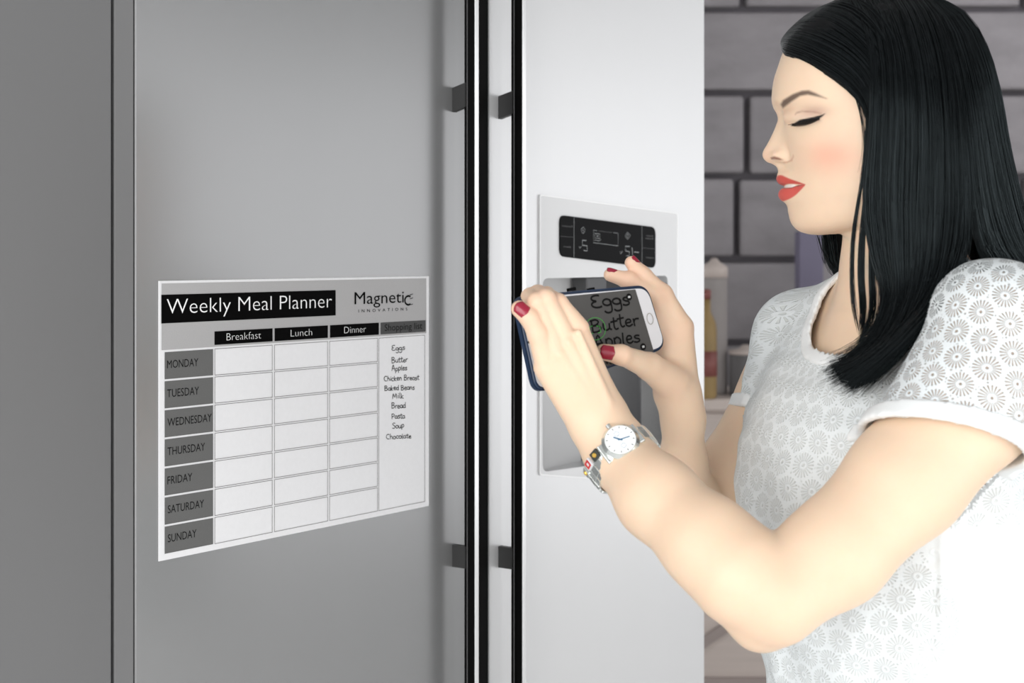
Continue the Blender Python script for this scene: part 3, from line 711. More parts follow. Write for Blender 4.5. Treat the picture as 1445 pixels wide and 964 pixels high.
# body skin colour: slightly redder knuckles and fingertips
bc = np.empty((nB, 3)); bc[:] = skin0
def redden(p, r, amt, c=(.82, .38, .28)):
    global bc
    d = np.linalg.norm(body_V-np.array(p), axis=1); m = (amt*np.exp(-(d/r)**2))[:, None]; bc = bc*(1-m)+np.array(c)*m
for fd in (NH, FHD):
    for k_, (p, r) in fd.items():
        for q_ in (p[0], p[1], p[2]): redden(q_, .011, .22)
        redden(p[-1], .010, .30)
redden(Pn(935, 535, 1.30), .016, .45); redden(Pn(1080, 895, 1.05), .03, .12)
allC = np.concatenate([bc, colf])
person = empty('person', (.36, 1.30, 0), 0, 'dark haired woman in a white lace top holding up a phone with both hands', 'person')
def to_p(V): return np.asarray(V)-np.array([.36, 1.30, 0])
# full figure below the frame: hips, legs and feet so she stands on the floor
body = mesh_np('body', to_p(allV), allQ, SKIN, person)
ca = body.data.color_attributes.new('skincol', 'FLOAT_COLOR', 'POINT')
ca.data.foreach_set('color', np.concatenate([allC, np.ones((len(allC), 1))], 1).astype(np.float32).ravel())
nt_ = None
SKIN.use_nodes = True; nt_ = SKIN.node_tree; bs = nt_.nodes['Principled BSDF']
at = nt_.nodes.new('ShaderNodeAttribute'); at.attribute_name = 'skincol'
tc = nt_.nodes.new('ShaderNodeTexCoord'); nz = nt_.nodes.new('ShaderNodeTexNoise'); nz.inputs['Scale'].default_value = 28; nz.inputs['Detail'].default_value = 6
mx = nt_.nodes.new('ShaderNodeMix'); mx.data_type = 'RGBA'; mx.blend_type = 'MULTIPLY'; mx.inputs['Factor'].default_value = 1
cr = nt_.nodes.new('ShaderNodeValToRGB'); cr.color_ramp.elements[0].color = (.93, .90, .88, 1); cr.color_ramp.elements[1].color = (1.04, 1.03, 1.02, 1)
nt_.links.new(tc.outputs['Object'], nz.inputs['Vector']); nt_.links.new(nz.outputs['Fac'], cr.inputs['Fac'])
nt_.links.new(at.outputs['Color'], mx.inputs['A']); nt_.links.new(cr.outputs['Color'], mx.inputs['B']); nt_.links.new(mx.outputs['Result'], bs.inputs['Base Color'])
bs.inputs['Roughness'].default_value = .48; bs.inputs['Specular IOR Level'].default_value = .4
bs.inputs['Subsurface Weight'].default_value = .25; bs.inputs['Subsurface Radius'].default_value = (1, .35, .2); bs.inputs['Subsurface Scale'].default_value = .006
n3 = nt_.nodes.new('ShaderNodeTexNoise'); n3.inputs['Scale'].default_value = 900; bp = nt_.nodes.new('ShaderNodeBump'); bp.inputs['Strength'].default_value = .12; bp.inputs['Distance'].default_value = .0006
nt_.links.new(tc.outputs['Object'], n3.inputs['Vector']); nt_.links.new(n3.outputs['Fac'], bp.inputs['Height']); nt_.links.new(bp.outputs[0], bs.inputs['Normal'])
# ---- lashes
LASH = mat('lash_black', (.004, .004, .005), .5, noise=(50, .1))
def hpt(px, py, c, extra=0):
    f_, u_ = hp(px, py, c); return hw_(f_, u_, c)
def surf_c(px, py):
    """lateral offset of the near face surface under an image point"""
    d2 = (PX-px)**2+(PY-py)**2+np.where(face, 0, 1e6); k_ = np.argmin(d2); return cc.ravel()[k_] if cc.shape == PX.shape else 30
parts_ = []
for i in range(44):
    t_ = i/43; x = 1117+t_*39; y = 175.2-t_*8.0-math.sin(t_*math.pi)*1.0; c0 = surf_c(x, y)
    ln = 9.5*(.55+.6*math.sin(t_*math.pi)); dx = -ln*(.75-.75*t_); dy = ln*(.45+.3*math.sin(t_*3.1))
    if i < 3: dx, dy = -5.5, 1.0
    pts = [hpt(x, y, c0-.5), hpt(x+dx*.5, y+dy*.7, c0+3.5), hpt(x+dx*1.0, y+dy, c0+6.0)]
    parts_.append(tube_arrays(catmull(pts, 7), np.linspace(.00045, .00012, 7), 4))
lV, lF = join_np(parts_); ls = mesh_np('eyelashes', to_p(lV), lF, LASH, person); ls['label'] = 'black eyelashes'; ls['kind'] = 'stuff'
# ---- nails
NAIL = mat('nail_varnish_red', (.30, .012, .035), .18, spec=.6, noise=(60, .05))
def nail(c, along, out, ln, wd):
    c = np.array(c, float); a = np.array(along, float); a /= np.linalg.norm(a); o_ = np.array(out, float); o_ -= a*(o_@a); o_ /= np.linalg.norm(o_); s_ = np.cross(a, o_)
    nu, nv = 12, 10; V = []
    for layer in (0, 1):
        for i in range(nu+1):
            x = -1+2*i/nu; edge = math.sqrt(max(0, 1-abs(x)**3.2))
            for j in range(nv+1):
                y = -1+2*j/nv; hgt = -.24*wd*(y*y)-.05*ln*x*x+(.0004 if layer == 0 else -.0006)
                V.append(c+a*x*ln/2+s_*y*wd/2*(.45+.55*edge if abs(x) > .7 else 1)+o_*hgt)
    F = []; N = (nu+1)*(nv+1); q = lambda l, i, j: l*N+i*(nv+1)+j
    for i in range(nu):
        for j in range(nv):
            F.append((q(0, i, j), q(0, i+1, j), q(0, i+1, j+1), q(0, i, j+1))); F.append((q(1, i, j), q(1, i, j+1), q(1, i+1, j+1), q(1, i+1, j)))
    for i in range(nu):
        F.append((q(0, i, 0), q(1, i, 0), q(1, i+1, 0), q(0, i+1, 0))); F.append((q(0, i, nv), q(0, i+1, nv), q(1, i+1, nv), q(1, i, nv)))
    for j in range(nv):
        F.append((q(0, 0, j), q(0, 0, j+1), q(1, 0, j+1), q(1, 0, j))); F.append((q(0, nu, j), q(1, nu, j), q(1, nu, j+1), q(0, nu, j+1)))
    return mesh_np('fingernail', to_p(np.array(V)), np.array(F), NAIL, person)
def nail_on(p0, p1, r, out, ln=.0125, wd=.0105, back=.0035):
    a = np.array(p1)-np.array(p0); a /= np.linalg.norm(a); o_ = np.array(out, float); o_ -= a*(o_@a); o_ /= np.linalg.norm(o_)
    return nail(np.array(p1)-a*back+o_*(r*1.01), a, o_, ln, wd)
p, r = NH['little']; nail_on(p[2], p[3], r[3]+.0011, (.10, -1, .20), .0160, .0118, .0040)
p, r = FHD['thumb']; nail_on(p[2], p[3], r[3]+.0009, (-.05, -1, .10), .0145, .0128, .0022)
p, r = FHD['index']; nail_on(p[2], p[3], r[3]+.0002, (.8, -.35, .6), .0120, .0080, .0015)
p, r = FHD['middle']; nail_on(p[2], p[3], r[3]+.0002, (.3, -.45, .95), .0120, .0080, .001)
p, r = FHD['ring']; nail_on(p[2], p[3], r[3]+.0002, (.2, -.4, .95), .0115, .0078, .001)
# ------------------------------------------------------------------ lace top
def attr3(o, name, A):
    at_ = o.data.attributes.new(name, 'FLOAT_VECTOR', 'POINT'); at_.data.foreach_set('vector', np.asarray(A, np.float32).ravel())
sleeve_dir = np.array([-.30, -.42, -1.0]); sleeve_dir /= np.linalg.norm(sleeve_dir)
hem_pt = Pn(1312, 588, 1.075)
hem_f = Pn(1085, 600, 1.43)
rows_cloth = [(-.05+.95, .375, 1.30, .125, .165)]+rows_torso[1:]
GC = Grid((.17, 1.02, .88), (.56, 1.54, 1.47), .0028)
X, Y_, Z_ = GC.pts(np.zeros(3, int), GC.n)
GC.F = loft_sdf(X, Y_, Z_, rows_torso, YAW, 0.0)
GC.F = np.broadcast_to(GC.F, GC.n).copy()
# broad folds of the loose cloth, fading out towards the neckline
ang = np.arctan2(-(Y_-1.30), -(X-.36))
fold = (.0035*np.sin(ang*9+Z_*14)+.002*np.sin(ang*17-Z_*30+1))*np.clip((1.33-Z_)/.2, 0, 1)
GC.F += fold.astype(np.float32)*np.where(X > .36, 1.6, .5)
GC.F += (.0018*np.sin((X*60+Z_*95))*np.sin(Y_*50+Z_*40)).astype(np.float32)
sl_r = .0085
slv = [Pn(1408, 470, 1.150), Pn(1376, 560, 1.135), Pn(1316, 650, 1.12)]
add(GC, group(GC, chain(slv, [.058, .060, .0625]), .012), .022)
slf = [Pn(1133, 482, 1.45), Pn(1110, 555, 1.43), Pn(1080, 620, 1.42)]
add(GC, group(GC, chain(slf, [.050, .047, .046]), .012), .02)
add(GC, group(GC, [(nb+np.array([.02, 0, -.004]), shn+np.array([0, 0, .012]), .036, .040, None), (nb+np.array([.02, 0, -.010]), shf+np.array([0, 0, .004]), .036, .040, None)], .03), .03)
cloth = GC.F
GC.F += (.0035*np.sin(Z_*62+X*30+Y_*12)*np.clip((1.21-Z_)/.08, 0, 1)*np.clip((X-.37)/.04, 0, 1)).astype(np.float32)
# neckline: cut by a tilted cylinder round the neck
NA = Pn(1268, 400, 1.28); ax_n = np.array([-.30, -.30, 1.0]); ax_n /= np.linalg.norm(ax_n)
cpt = Pn(1252, 440, 1.27)-LV*.012
def cyl_d(X, Y, Z, c, a, ra, rb, lat):
    px, py, pz = X-c[0], Y-c[1], Z-c[2]; t = px*a[0]+py*a[1]+pz*a[2]
    qx, qy, qz = px-t*a[0], py-t*a[1], pz-t*a[2]
    l = qx*lat[0]+qy*lat[1]+qz*lat[2]; q2 = qx*qx+qy*qy+qz*qz-l*l
    return (np.sqrt(np.maximum(q2, 0)/ra**2+l*l/rb**2)-1)*min(ra, rb)
neck_d = cyl_d(X, Y_, Z_, cpt, ax_n, .066, .078, LV).astype(np.float32)
neck_d = np.where(Z_ < 1.30, 1.0, neck_d).astype(np.float32)
hem_d = ((X-hem_pt[0])*sleeve_dir[0]+(Y_-hem_pt[1])*sleeve_dir[1]+(Z_-hem_pt[2])*sleeve_dir[2]).astype(np.float32)
def seg_t(X, Y, Z, pts, r):
    d = np.full(np.broadcast(X, Y, Z).shape, 1.0, np.float32)
    for i in range(len(pts)-1): d = np.minimum(d, seg_sdf(X, Y, Z, pts[i], pts[i+1], r, r))
    return d
near_zone = seg_t(X, Y_, Z_, [slv[1], np.array(slv[2])+(np.array(slv[2])-np.array(slv[1]))*1.2], .078)     # region belonging to the near sleeve
near_below = np.maximum(near_zone, -hem_d)
hf_dir = np.array(slf[2])-np.array(slf[1]); hf_dir /= np.linalg.norm(hf_dir)
farh_d = ((X-hem_f[0])*hf_dir[0]+(Y_-hem_f[1])*hf_dir[1]+(Z_-hem_f[2])*hf_dir[2]).astype(np.float32)
far_zone = seg_t(X, Y_, Z_, [slf[1], np.array(slf[2])+hf_dir*.08], .054)
# body of the cloth without sleeves (kept where the sleeve is cut off)
GC2 = Grid(GC.lo, GC.lo+GC.h*(GC.n-1), GC.h)
tor = np.broadcast_to(loft_sdf(X, Y_, Z_, rows_torso, YAW, 0.0), GC.n).astype(np.float32)+fold.astype(np.float32)*np.where(X > .36, 1.6, .5).astype(np.float32)
full = cloth.copy()
below = (hem_d > 0) & (near_zone < 0)
cloth = np.where(below, tor, cloth); belowf = (farh_d > 0) & (far_zone < 0); cloth = np.where(belowf, tor, cloth)
V, Q = surface_nets(GC, cloth)
def samp(A, V):
    q = (V-GC.lo)/GC.h; i = np.clip(np.floor(q).astype(int), 0, GC.n-2); f_ = q-i; r_ = 0
    for a in (0, 1):
        for b in (0, 1):
            for c in (0, 1):
                r_ = r_+A[i[:, 0]+a, i[:, 1]+b, i[:, 2]+c]*np.abs(1-a-f_[:, 0])*np.abs(1-b-f_[:, 1])*np.abs(1-c-f_[:, 2])
    return r_
nd = samp(np.broadcast_to(neck_d, GC.n), V)
# flat closing caps where the sleeves were cut would show: drop vertices on the cut planes
hd_ = samp(np.broadcast_to(hem_d, GC.n), V); fd_ = samp(np.broadcast_to(farh_d, GC.n), V); td_ = samp(tor, V); nz_ = samp(near_zone, V); fz_ = samp(far_zone, V)
bad = (nd < .001) | ((np.abs(hd_) < GC.h*1.2) & (nz_ < .004) & (td_ > .006)) | ((np.abs(fd_) < GC.h*1.2) & (fz_ < .004) & (td_ > .006)) | (V[:, 2] < .885)
keep = ~bad[Q].any(1); Q2 = Q[keep]; used = np.unique(Q2); rm = np.full(len(V), -1); rm[used] = np.arange(len(used)); V2_, Q2 = V[used], rm[Q2]
# pattern coordinates
a1 = np.array(slv[0]); a2 = np.array(slv[2]); ax = (a2-a1)/np.linalg.norm(a2-a1)
rel = V2_-a1; ta = rel@ax; rad = rel-np.outer(ta, ax); e1 = np.cross(ax, LV); e1 /= np.linalg.norm(e1); e2 = np.cross(ax, e1)
u_s = np.arctan2(rad@e2, rad@e1)*.060
on_sl = samp(np.broadcast_to(seg_t(X, Y_, Z_, slv, .068), GC.n), V2_) < .0
on_sl &= (rel@LV > -.028)
angv = np.arctan2(-(V2_[:, 1]-1.30), -(V2_[:, 0]-.36)); 
lace = np.stack([np.where(on_sl, u_s, angv*.135), np.where(on_sl, ta, V2_[:, 2]), np.where(on_sl, 1.0, 0.0)], 1)
nearplain = ((V2_[:, 0] > .36+.02*np.sin(V2_[:, 2]*40)) & (V2_[:, 2] < 1.222+.004*np.sin(V2_[:, 0]*300)) & (~on_sl))
nearplain &= (angv > 1.2)|(angv < -1.9)
plain = nearplain.astype(float)
LACE = bpy.data.materials.new('white_lace'); LACE.use_nodes = True; nt_ = LACE.node_tree; N_ = nt_.nodes; Lk = nt_.links; bs = N_['Principled BSDF']
def M_(op, a, b=None, c=None, clamp=False):
    n = N_.new('ShaderNodeMath'); n.operation = op; n.use_clamp = clamp
    for i, x in enumerate((a, b, c)):
        if x is None: continue
        if isinstance(x, (int, float)): n.inputs[i].default_value = x
        else: Lk.new(x, n.inputs[i])
    return n.outputs[0]
at = N_.new('ShaderNodeAttribute'); at.attribute_name = 'lace'; sp = N_.new('ShaderNodeSeparateXYZ'); Lk.new(at.outputs['Vector'], sp.inputs[0])
tc = N_.new('ShaderNodeTexCoord'); nz = N_.new('ShaderNodeTexNoise'); nz.inputs['Scale'].default_value = 18
Lk.new(tc.outputs['Object'], nz.inputs['Vector'])
wob = M_('MULTIPLY', M_('SUBTRACT', nz.outputs['Fac'], .5), .006)
PITCH = .0245
U = M_('DIVIDE', M_('ADD', sp.outputs[0], wob), PITCH); Vv = M_('DIVIDE', M_('ADD', sp.outputs[1], wob), PITCH*.866)
row = M_('FLOOR', Vv); U2 = M_('ADD', U, M_('MULTIPLY', M_('MODULO', M_('ADD', row, 200), 2), .5))
du = M_('SUBTRACT', M_('FRACT', M_('ADD', U2, 100)), .5); dv = M_('MULTIPLY', M_('SUBTRACT', M_('FRACT', M_('ADD', Vv, 100)), .5), .866)
rr_ = M_('SQRT', M_('ADD', M_('MULTIPLY', du, du), M_('MULTIPLY', dv, dv))); an = M_('ARCTAN2', dv, du)
spoke = M_('MULTIPLY', M_('ADD', M_('SINE', M_('MULTIPLY', an, 20)), 1), .5)
def band(x, lo, hi, s=.02):
    return M_('MULTIPLY', M_('DIVIDE', M_('SUBTRACT', x, lo), s, clamp=True), M_('DIVIDE', M_('SUBTRACT', hi, x), s, clamp=True))
def clampn(x):
    return M_('MAXIMUM', M_('MINIMUM', x, 1), 0)
b1_ = clampn(M_('MULTIPLY', clampn(M_('DIVIDE', M_('SUBTRACT', rr_, .14), .03)), clampn(M_('DIVIDE', M_('SUBTRACT', .44, rr_), .04))))
holes = M_('MULTIPLY', b1_, clampn(M_('MULTIPLY', M_('SUBTRACT', spoke, .58), 4)))
core = clampn(M_('DIVIDE', M_('SUBTRACT', .055, rr_), .015))
# small eyelets between the flowers
vor = N_.new('ShaderNodeTexVoronoi'); vor.inputs['Scale'].default_value = 260; Lk.new(at.outputs['Vector'], vor.inputs['Vector'])
eye = M_('MULTIPLY', clampn(M_('MULTIPLY', M_('SUBTRACT', .30, vor.outputs['Distance']), 5)), clampn(M_('DIVIDE', M_('SUBTRACT', rr_, .47), .02)))
hole = M_('MAXIMUM', M_('MAXIMUM', holes, core), M_('MULTIPLY', eye, .8))
apl = N_.new('ShaderNodeAttribute'); apl.attribute_name = 'plain'
notplain = M_('SUBTRACT', 1, apl.outputs['Fac']); hole = M_('MULTIPLY', hole, notplain)
ring_ = clampn(M_('SUBTRACT', 1, M_('MULTIPLY', M_('ABSOLUTE', M_('SUBTRACT', rr_, .10)), 14)))
h_ = M_('ADD', M_('MULTIPLY', hole, -1.0), M_('MULTIPLY', ring_, .35))
bp = N_.new('ShaderNodeBump'); bp.inputs['Strength'].default_value = .75; bp.inputs['Distance'].default_value = .0013; Lk.new(h_, bp.inputs['Height'])
n4 = N_.new('ShaderNodeTexNoise'); n4.inputs['Scale'].default_value = 700; bp2 = N_.new('ShaderNodeBump'); bp2.inputs['Strength'].default_value = .25; bp2.inputs['Distance'].default_value = .0008
Lk.new(tc.outputs['Object'], n4.inputs['Vector']); Lk.new(n4.outputs['Fac'], bp2.inputs['Height']); Lk.new(bp.outputs[0], bp2.inputs['Normal']); Lk.new(bp2.outputs[0], bs.inputs['Normal'])
mx = N_.new('ShaderNodeMix'); mx.data_type = 'RGBA'; mx.inputs['A'].default_value = (.78, .82, .83, 1); mx.inputs['B'].default_value = (.69, .72, .71, 1); Lk.new(hole, mx.inputs['Factor']); Lk.new(mx.outputs['Result'], bs.inputs['Base Color'])
bs.inputs['Roughness'].default_value = .8; bs.inputs['Specular IOR Level'].default_value = .15
Lk.new(M_('SUBTRACT', 1, M_('MULTIPLY', M_('MULTIPLY', hole, sp.outputs[2]), .85)), bs.inputs['Alpha'])
WHITEC = mat('white_jersey', (.82, .84, .84), .8, spec=.15, noise=(40, .02), bump=(500, .2, .0006))
top = mesh_np('lace_top', to_p(V2_), Q2, LACE, person); attr3(top, 'lace', lace)
pa = top.data.attributes.new('plain', 'FLOAT', 'POINT'); pa.data.foreach_set('value', plain.astype(np.float32))
top['label'] = 'white lace top with floral openwork'
# neckband and cuffs: bands conforming to the cloth
def band_mesh(name, region, zone, halfw, thick):
    A = np.maximum(np.abs(full)-thick, np.abs(region)-halfw); A = np.maximum(A, zone)
    v, q = surface_nets(GC, np.broadcast_to(A, GC.n)); return mesh_np(name, to_p(v), q, WHITEC, person)
nb1 = band_mesh('neckband', neck_d-.004, np.broadcast_to(1.30-Z_, GC.n), .0055, .0032)
cf1 = band_mesh('cuff', hem_d+.0065, near_zone-.004, .0078, .0036)
cf2 = band_mesh('cuff', farh_d+.006, far_zone-.002, .0070, .0034)
# ------------------------------------------------------------------ hair
HAIR = mat('black_hair', (.0022, .0026, .0029), .24, spec=.45, noise=(60, .35, (1, 1, .1)))
HAIR.node_tree.nodes['Principled BSDF'].inputs['Specular Tint'].default_value = (.72, .88, .92, 1)
UNDER = mat('hair_under', (.003, .0035, .004), .6, spec=.2, noise=(60, .3))
def W(p):
    f_, u_ = hp(p[0], p[1], p[2]); return hw_(f_, u_, p[2])
def sheet_grid(guides, na, ns):
    G_ = np.array([catmull([W(p) for p in g], ns) for g in guides])           # (k, ns, 3)
    out = np.empty((na, ns, 3))
    tg = np.arange(len(guides), dtype=float)
    for j in range(ns): out[:, j] = hermite(tg, G_[:, j], np.linspace(0, len(guides)-1, na))
    return out
def strands(guides, n, ns=20, thick=.006, rad=.00030, tip=.35, spread=.0012, clump=60, seed=1, pk=.45, tipspread=.0, jag=.06):
    r_ = np.random.default_rng(seed); k = len(guides)
    G_ = np.array([catmull([W(p) for p in g], ns) for g in guides])
    tg = np.arange(k, dtype=float); s = np.sort(r_.random(n))*(k-1)
    C = np.empty((n, ns, 3))
    for j in range(ns): C[:, j] = hermite(tg, G_[:, j], s)
    # clumps
    nc = clump; cs = r_.random(nc)*(k-1); near = np.abs(s[:, None]-cs[None]).argmin(1); Cc = np.empty((nc, ns, 3))
    for j in range(ns): Cc[:, j] = hermite(tg, G_[:, j], cs)
    t = np.linspace(0, 1, ns)[None, :, None]; pull = (r_.random(n)**.5)[:, None, None]*pk*t**1.2
    C = C*(1-pull)+Cc[near]*pull
    out_dir = HL+np.array([0, 0, .15]); cd_ = r_.normal(0, 1, (nc, 3))*spread*1.6; sd = r_.normal(0, 1, (n, 3))*spread
    C += (cd_[near]*1.0)[:, None]*t**.7+sd[:, None]*(.25+t)+(r_.normal(0, 1, (n, 3))*tipspread)[:, None]*t**4
    cdep = r_.random(nc)*thick*.7
    C += out_dir[None, None]*((cdep[near]+r_.random(n)*thick*.5)[:, None, None])*np.minimum(1, t*5+.2)
    # slow waviness
    ph = r_.random((n, 1, 1))*6.28; C += (np.sin(t*7+ph)*spread*.5)*HF[None, None]
    L = 1-r_.random(n)*jag; res = np.empty_like(C); tt_ = np.linspace(0, 1, ns)
    for a in range(ns):
        x = tt_[a]*L*(ns-1); i0 = np.minimum(x.astype(int), ns-2); fr_ = (x-i0)[:, None]
        res[:, a] = C[np.arange(n), i0]*(1-fr_)+C[np.arange(n), i0+1]*fr_
    C = res
    T_ = np.gradient(C, axis=1); T_ /= np.linalg.norm(T_, axis=2, keepdims=True)+1e-12
    A = np.cross(T_, HL[None, None]); A /= np.linalg.norm(A, axis=2, keepdims=True)+1e-12; B = np.cross(T_, A)
    rr2 = rad*(.7+.6*r_.random(n))[:, None]*np.where(tt_[None] > .75, 1-(tt_[None]-.75)/.25*(1-tip), 1)
    V = np.empty((n, ns, 3, 3))
    for q in range(3):
        a = q*2*np.pi/3; V[:, :, q] = C+rr2[..., None]*(A*math.cos(a)+B*math.sin(a))
    idx = np.arange(n*ns*3).reshape(n, ns, 3); nx = np.roll(idx, -1, axis=2)
    F = np.stack([idx[:, :-1], idx[:, 1:], nx[:, 1:], nx[:, :-1]], -1).reshape(-1, 4)
    return V.reshape(-1, 3), F
def backing(guides, na=24, ns=30, inset=.004):
    g = sheet_grid(guides, na, ns); g = g[:, :int(ns*(.9 if guides is CUR else 1))]; ns = g.shape[1]; g = g-HL*inset; idx = np.arange(na*ns).reshape(na, ns)
    return g.reshape(-1, 3), np.stack([idx[:-1, :-1], idx[1:, :-1], idx[1:, 1:], idx[:-1, 1:]], -1).reshape(-1, 4)
CUR = [
 [(1196, -8, 30), (1214, 30, 56), (1224, 75, 74), (1227, 130, 82), (1224, 200, 85), (1217, 290, 84), (1228, 360, 82), (1247, 420, 87), (1236, 468, 97), (1203, 503, 105), (1166, 521, 109)],
 [(1215, -10, 28), (1236, 30, 58), (1248, 90, 79), (1250, 140, 86), (1249, 200, 89), (1246, 290, 90), (1253, 360, 89), (1263, 420, 94), (1246, 472, 104), (1210, 511, 112), (1170, 530, 115)],
 [(1238, -12, 25), (1260, 30, 58), (1276, 90, 81), (1280, 140, 88), (1281, 200, 91), (1278, 290, 94), (1279, 360, 94), (1277, 420, 100), (1255, 480, 112), (1220, 518, 121), (1180, 539, 124)],
 [(1262, -13, 22), (1286, 30, 56), (1302, 90, 79), (1308, 140, 87), (1311, 200, 92), (1310, 290, 96), (1308, 360, 100), (1299, 420, 108), (1270, 481, 122), (1230, 520, 131), (1190, 545, 134)],
 [(1285, -13, 18), (1312, 30, 52), (1330, 90, 75), (1337, 140, 84), (1341, 200, 90), (1343, 290, 97), (1338, 350, 104), (1322, 412, 114), (1287, 468, 128), (1243, 514, 138), (1200, 548, 142)],
 [(1295, -12, 15), (1325, 30, 48), (1345, 90, 70), (1353, 140, 80), (1360, 200, 88), (1364, 290, 95), (1362, 345, 102), (1340, 400, 116), (1300, 455, 132), (1252, 505, 142), (1206, 545, 147)]]
BK = [
 [(1292, -12, 15), (1325, 30, 46), (1346, 90, 66), (1356, 150, 76), (1364, 220, 82), (1372, 300, 80), (1385, 355, 76), (1410, 392, 70), (1450, 430, 60), (1500, 500, 40)],
 [(1300, -10, 10), (1340, 30, 36), (1362, 90, 54), (1374, 150, 62), (1384, 220, 66), (1396, 300, 64), (1415, 355, 58), (1445, 395, 50), (1480, 440, 40), (1520, 520, 30)],
 [(1305, -8, 5), (1350, 28, 24), (1376, 90, 38), (1390, 150, 44), (1402, 220, 46), (1418, 300, 42), (1438, 355, 38), (1465, 400, 30), (1495, 460, 25), (1530, 540, 20)],
 [(1308, -8, 0), (1358, 22, 8), (1388, 75, 16), (1403, 130, 18), (1415, 200, 18), (1430, 270, 14), (1444, 330, 10), (1462, 385, 6), (1490, 450, 2), (1530, 540, 0)],
 [(1308, -8, -4), (1360, 22, -8), (1390, 70, -10), (1407, 125, -12), (1418, 195, -14), (1431, 265, -16), (1446, 330, -18), (1464, 385, -20), (1492, 450, -22), (1530, 540, -24)]]
FRG = [
 [(1103, 68, 4), (1108, 78, 22), (1130, 86, 42), (1165, 106, 60), (1198, 130, 71), (1220, 158, 78), (1228, 195, 82), (1228, 230, 83)],
 [(1102, 60, 0), (1114, 62, 24), (1142, 72, 47), (1178, 91, 65), (1208, 115, 75), (1227, 145, 82), (1236, 185, 85), (1237, 220, 86)],
 [(1107, 50, -4), (1126, 49, 24), (1156, 58, 50), (1190, 76, 67), (1217, 100, 77), (1235, 132, 84), (1245, 170, 87), (1247, 200, 88)],
 [(1122, 34, -6), (1145, 32, 26), (1174, 41, 50), (1203, 60, 67), (1227, 84, 77), (1243, 115, 83), (1253, 150, 87), (1256, 180, 88)],
 [(1146, 16, -6), (1168, 13, 26), (1195, 22, 48), (1220, 42, 64), (1240, 68, 74), (1254, 98, 80), (1262, 130, 84), (1265, 160, 86)],
 [(1178, 1, -6), (1200, -3, 22), (1224, 6, 42), (1246, 28, 60), (1262, 56, 72), (1272, 90, 78), (1278, 120, 82), (1280, 150, 84)]]
FAR = [
 [(1128, 30, -8), (1150, 40, -48), (1160, 100, -70), (1164, 200, -80), (1162, 290, -82), (1166, 340, -80), (1176, 382, -74), (1192, 393, -66), (1206, 398, -55)],
 [(1150, 15, -8), (1175, 40, -52), (1180, 100, -76), (1182, 200, -86), (1176, 290, -88), (1176, 340, -86), (1184, 384, -80), (1198, 396, -70), (1212, 402, -60)],
 [(1190, 0, -8), (1220, 30, -60), (1230, 100, -84), (1232, 200, -92), (1226, 290, -94), (1222, 340, -92), (1226, 390, -88), (1232, 420, -80), (1240, 450, -70)],
 [(1240, -8, -8), (1280, 30, -58), (1300, 100, -80), (1305, 200, -88), (1305, 290, -90), (1305, 340, -90), (1310, 390, -86), (1320, 420, -80), (1330, 450, -74)],
 [(1300, -8, -6), (1352, 30, -30), (1378, 80, -38), (1398, 140, -40), (1410, 220, -40), (1420, 290, -40), (1432, 340, -40), (1450, 400, -40), (1480, 460, -40)]]
hp_ = [strands(CUR, 6500, 24, .008, .00030, .25, .0013, 150, 1, tipspread=.0042, jag=.11),
       strands(BK, 3600, 20, .005, .00032, .5, .0013, 70, 2, jag=.03),
       strands([[(a, b, c+4.0) for a, b, c in g] for g in FRG], 4200, 16, .003, .00030, .6, .0004, 130, 3, pk=.3, jag=.05),
       strands(FAR, 1500, 16, .001, .00034, .4, .0016, 40, 4, jag=.05)]
# loose wisps in front of the neck and beside the cheek
for g, n_, sd in (([[(1222, 95, 76), (1222, 180, 82), (1214, 260, 82), (1204, 320, 76), (1200, 370, 72), (1201, 430, 78), (1209, 470, 84)], [(1226, 95, 76), (1225, 180, 83), (1217, 260, 83), (1207, 320, 78), (1203, 370, 74), (1206, 430, 80), (1214, 478, 88)]], 60, 5),
                 ([[(1228, 100, 78), (1226, 200, 84), (1220, 290, 82), (1214, 350, 76), (1213, 400, 74), (1216, 440, 80), (1216, 480, 90)], [(1232, 100, 78), (1230, 200, 84), (1224, 290, 82), (1220, 350, 78), (1219, 400, 76), (1222, 440, 84), (1214, 490, 94)]], 150, 6),
                 ([[(1234, 100, 80), (1232, 200, 84), (1228, 290, 83), (1228, 350, 80), (1229, 400, 80), (1230, 440, 88), (1206, 500, 100)], [(1238, 100, 80), (1236, 200, 84), (1232, 290, 83), (1232, 350, 80), (1233, 400, 80), (1232, 440, 88), (1210, 505, 102)]], 160, 8),
                 ([[(1150, 326, -60), (1156, 345, -66), (1163, 362, -70), (1172, 378, -72)], [(1152, 326, -60), (1158, 347, -66), (1165, 364, -70), (1174, 380, -72)]], 10, 9),
                 ([[(1196, 108, 70), (1208, 140, 75), (1217, 175, 78), (1219, 215, 79), (1211, 250, 76)], [(1200, 112, 71), (1212, 145, 76), (1220, 180, 79), (1222, 215, 80), (1218, 260, 78)]], 14, 10)):
    hp_.append(strands(g, n_, 18, .0015, .00022, .3, .0007, 6, sd, jag=.1))
hp_.append(strands([[(1340, 330, 100), (1365, 372, 96), (1390, 385, 92), (1420, 398, 84), (1455, 430, 70)], [(1300, 400, 118), (1335, 398, 112), (1365, 378, 100), (1395, 372, 92), (1440, 395, 76)]], 120, 16, .003, .00025, .4, .0014, 12, 12))
hV, hF = join_np(hp_)
hair = mesh_np('hair', to_p(hV), hF, HAIR, person); hair['label'] = 'straight black shoulder length hair'
bV, bF = join_np([backing(CUR, inset=.0035), backing(BK, inset=.004), backing(FRG, inset=.0015), backing(FAR, inset=-.002)])
hb = mesh_np('hair_underlayer', to_p(bV), bF, UNDER, person)
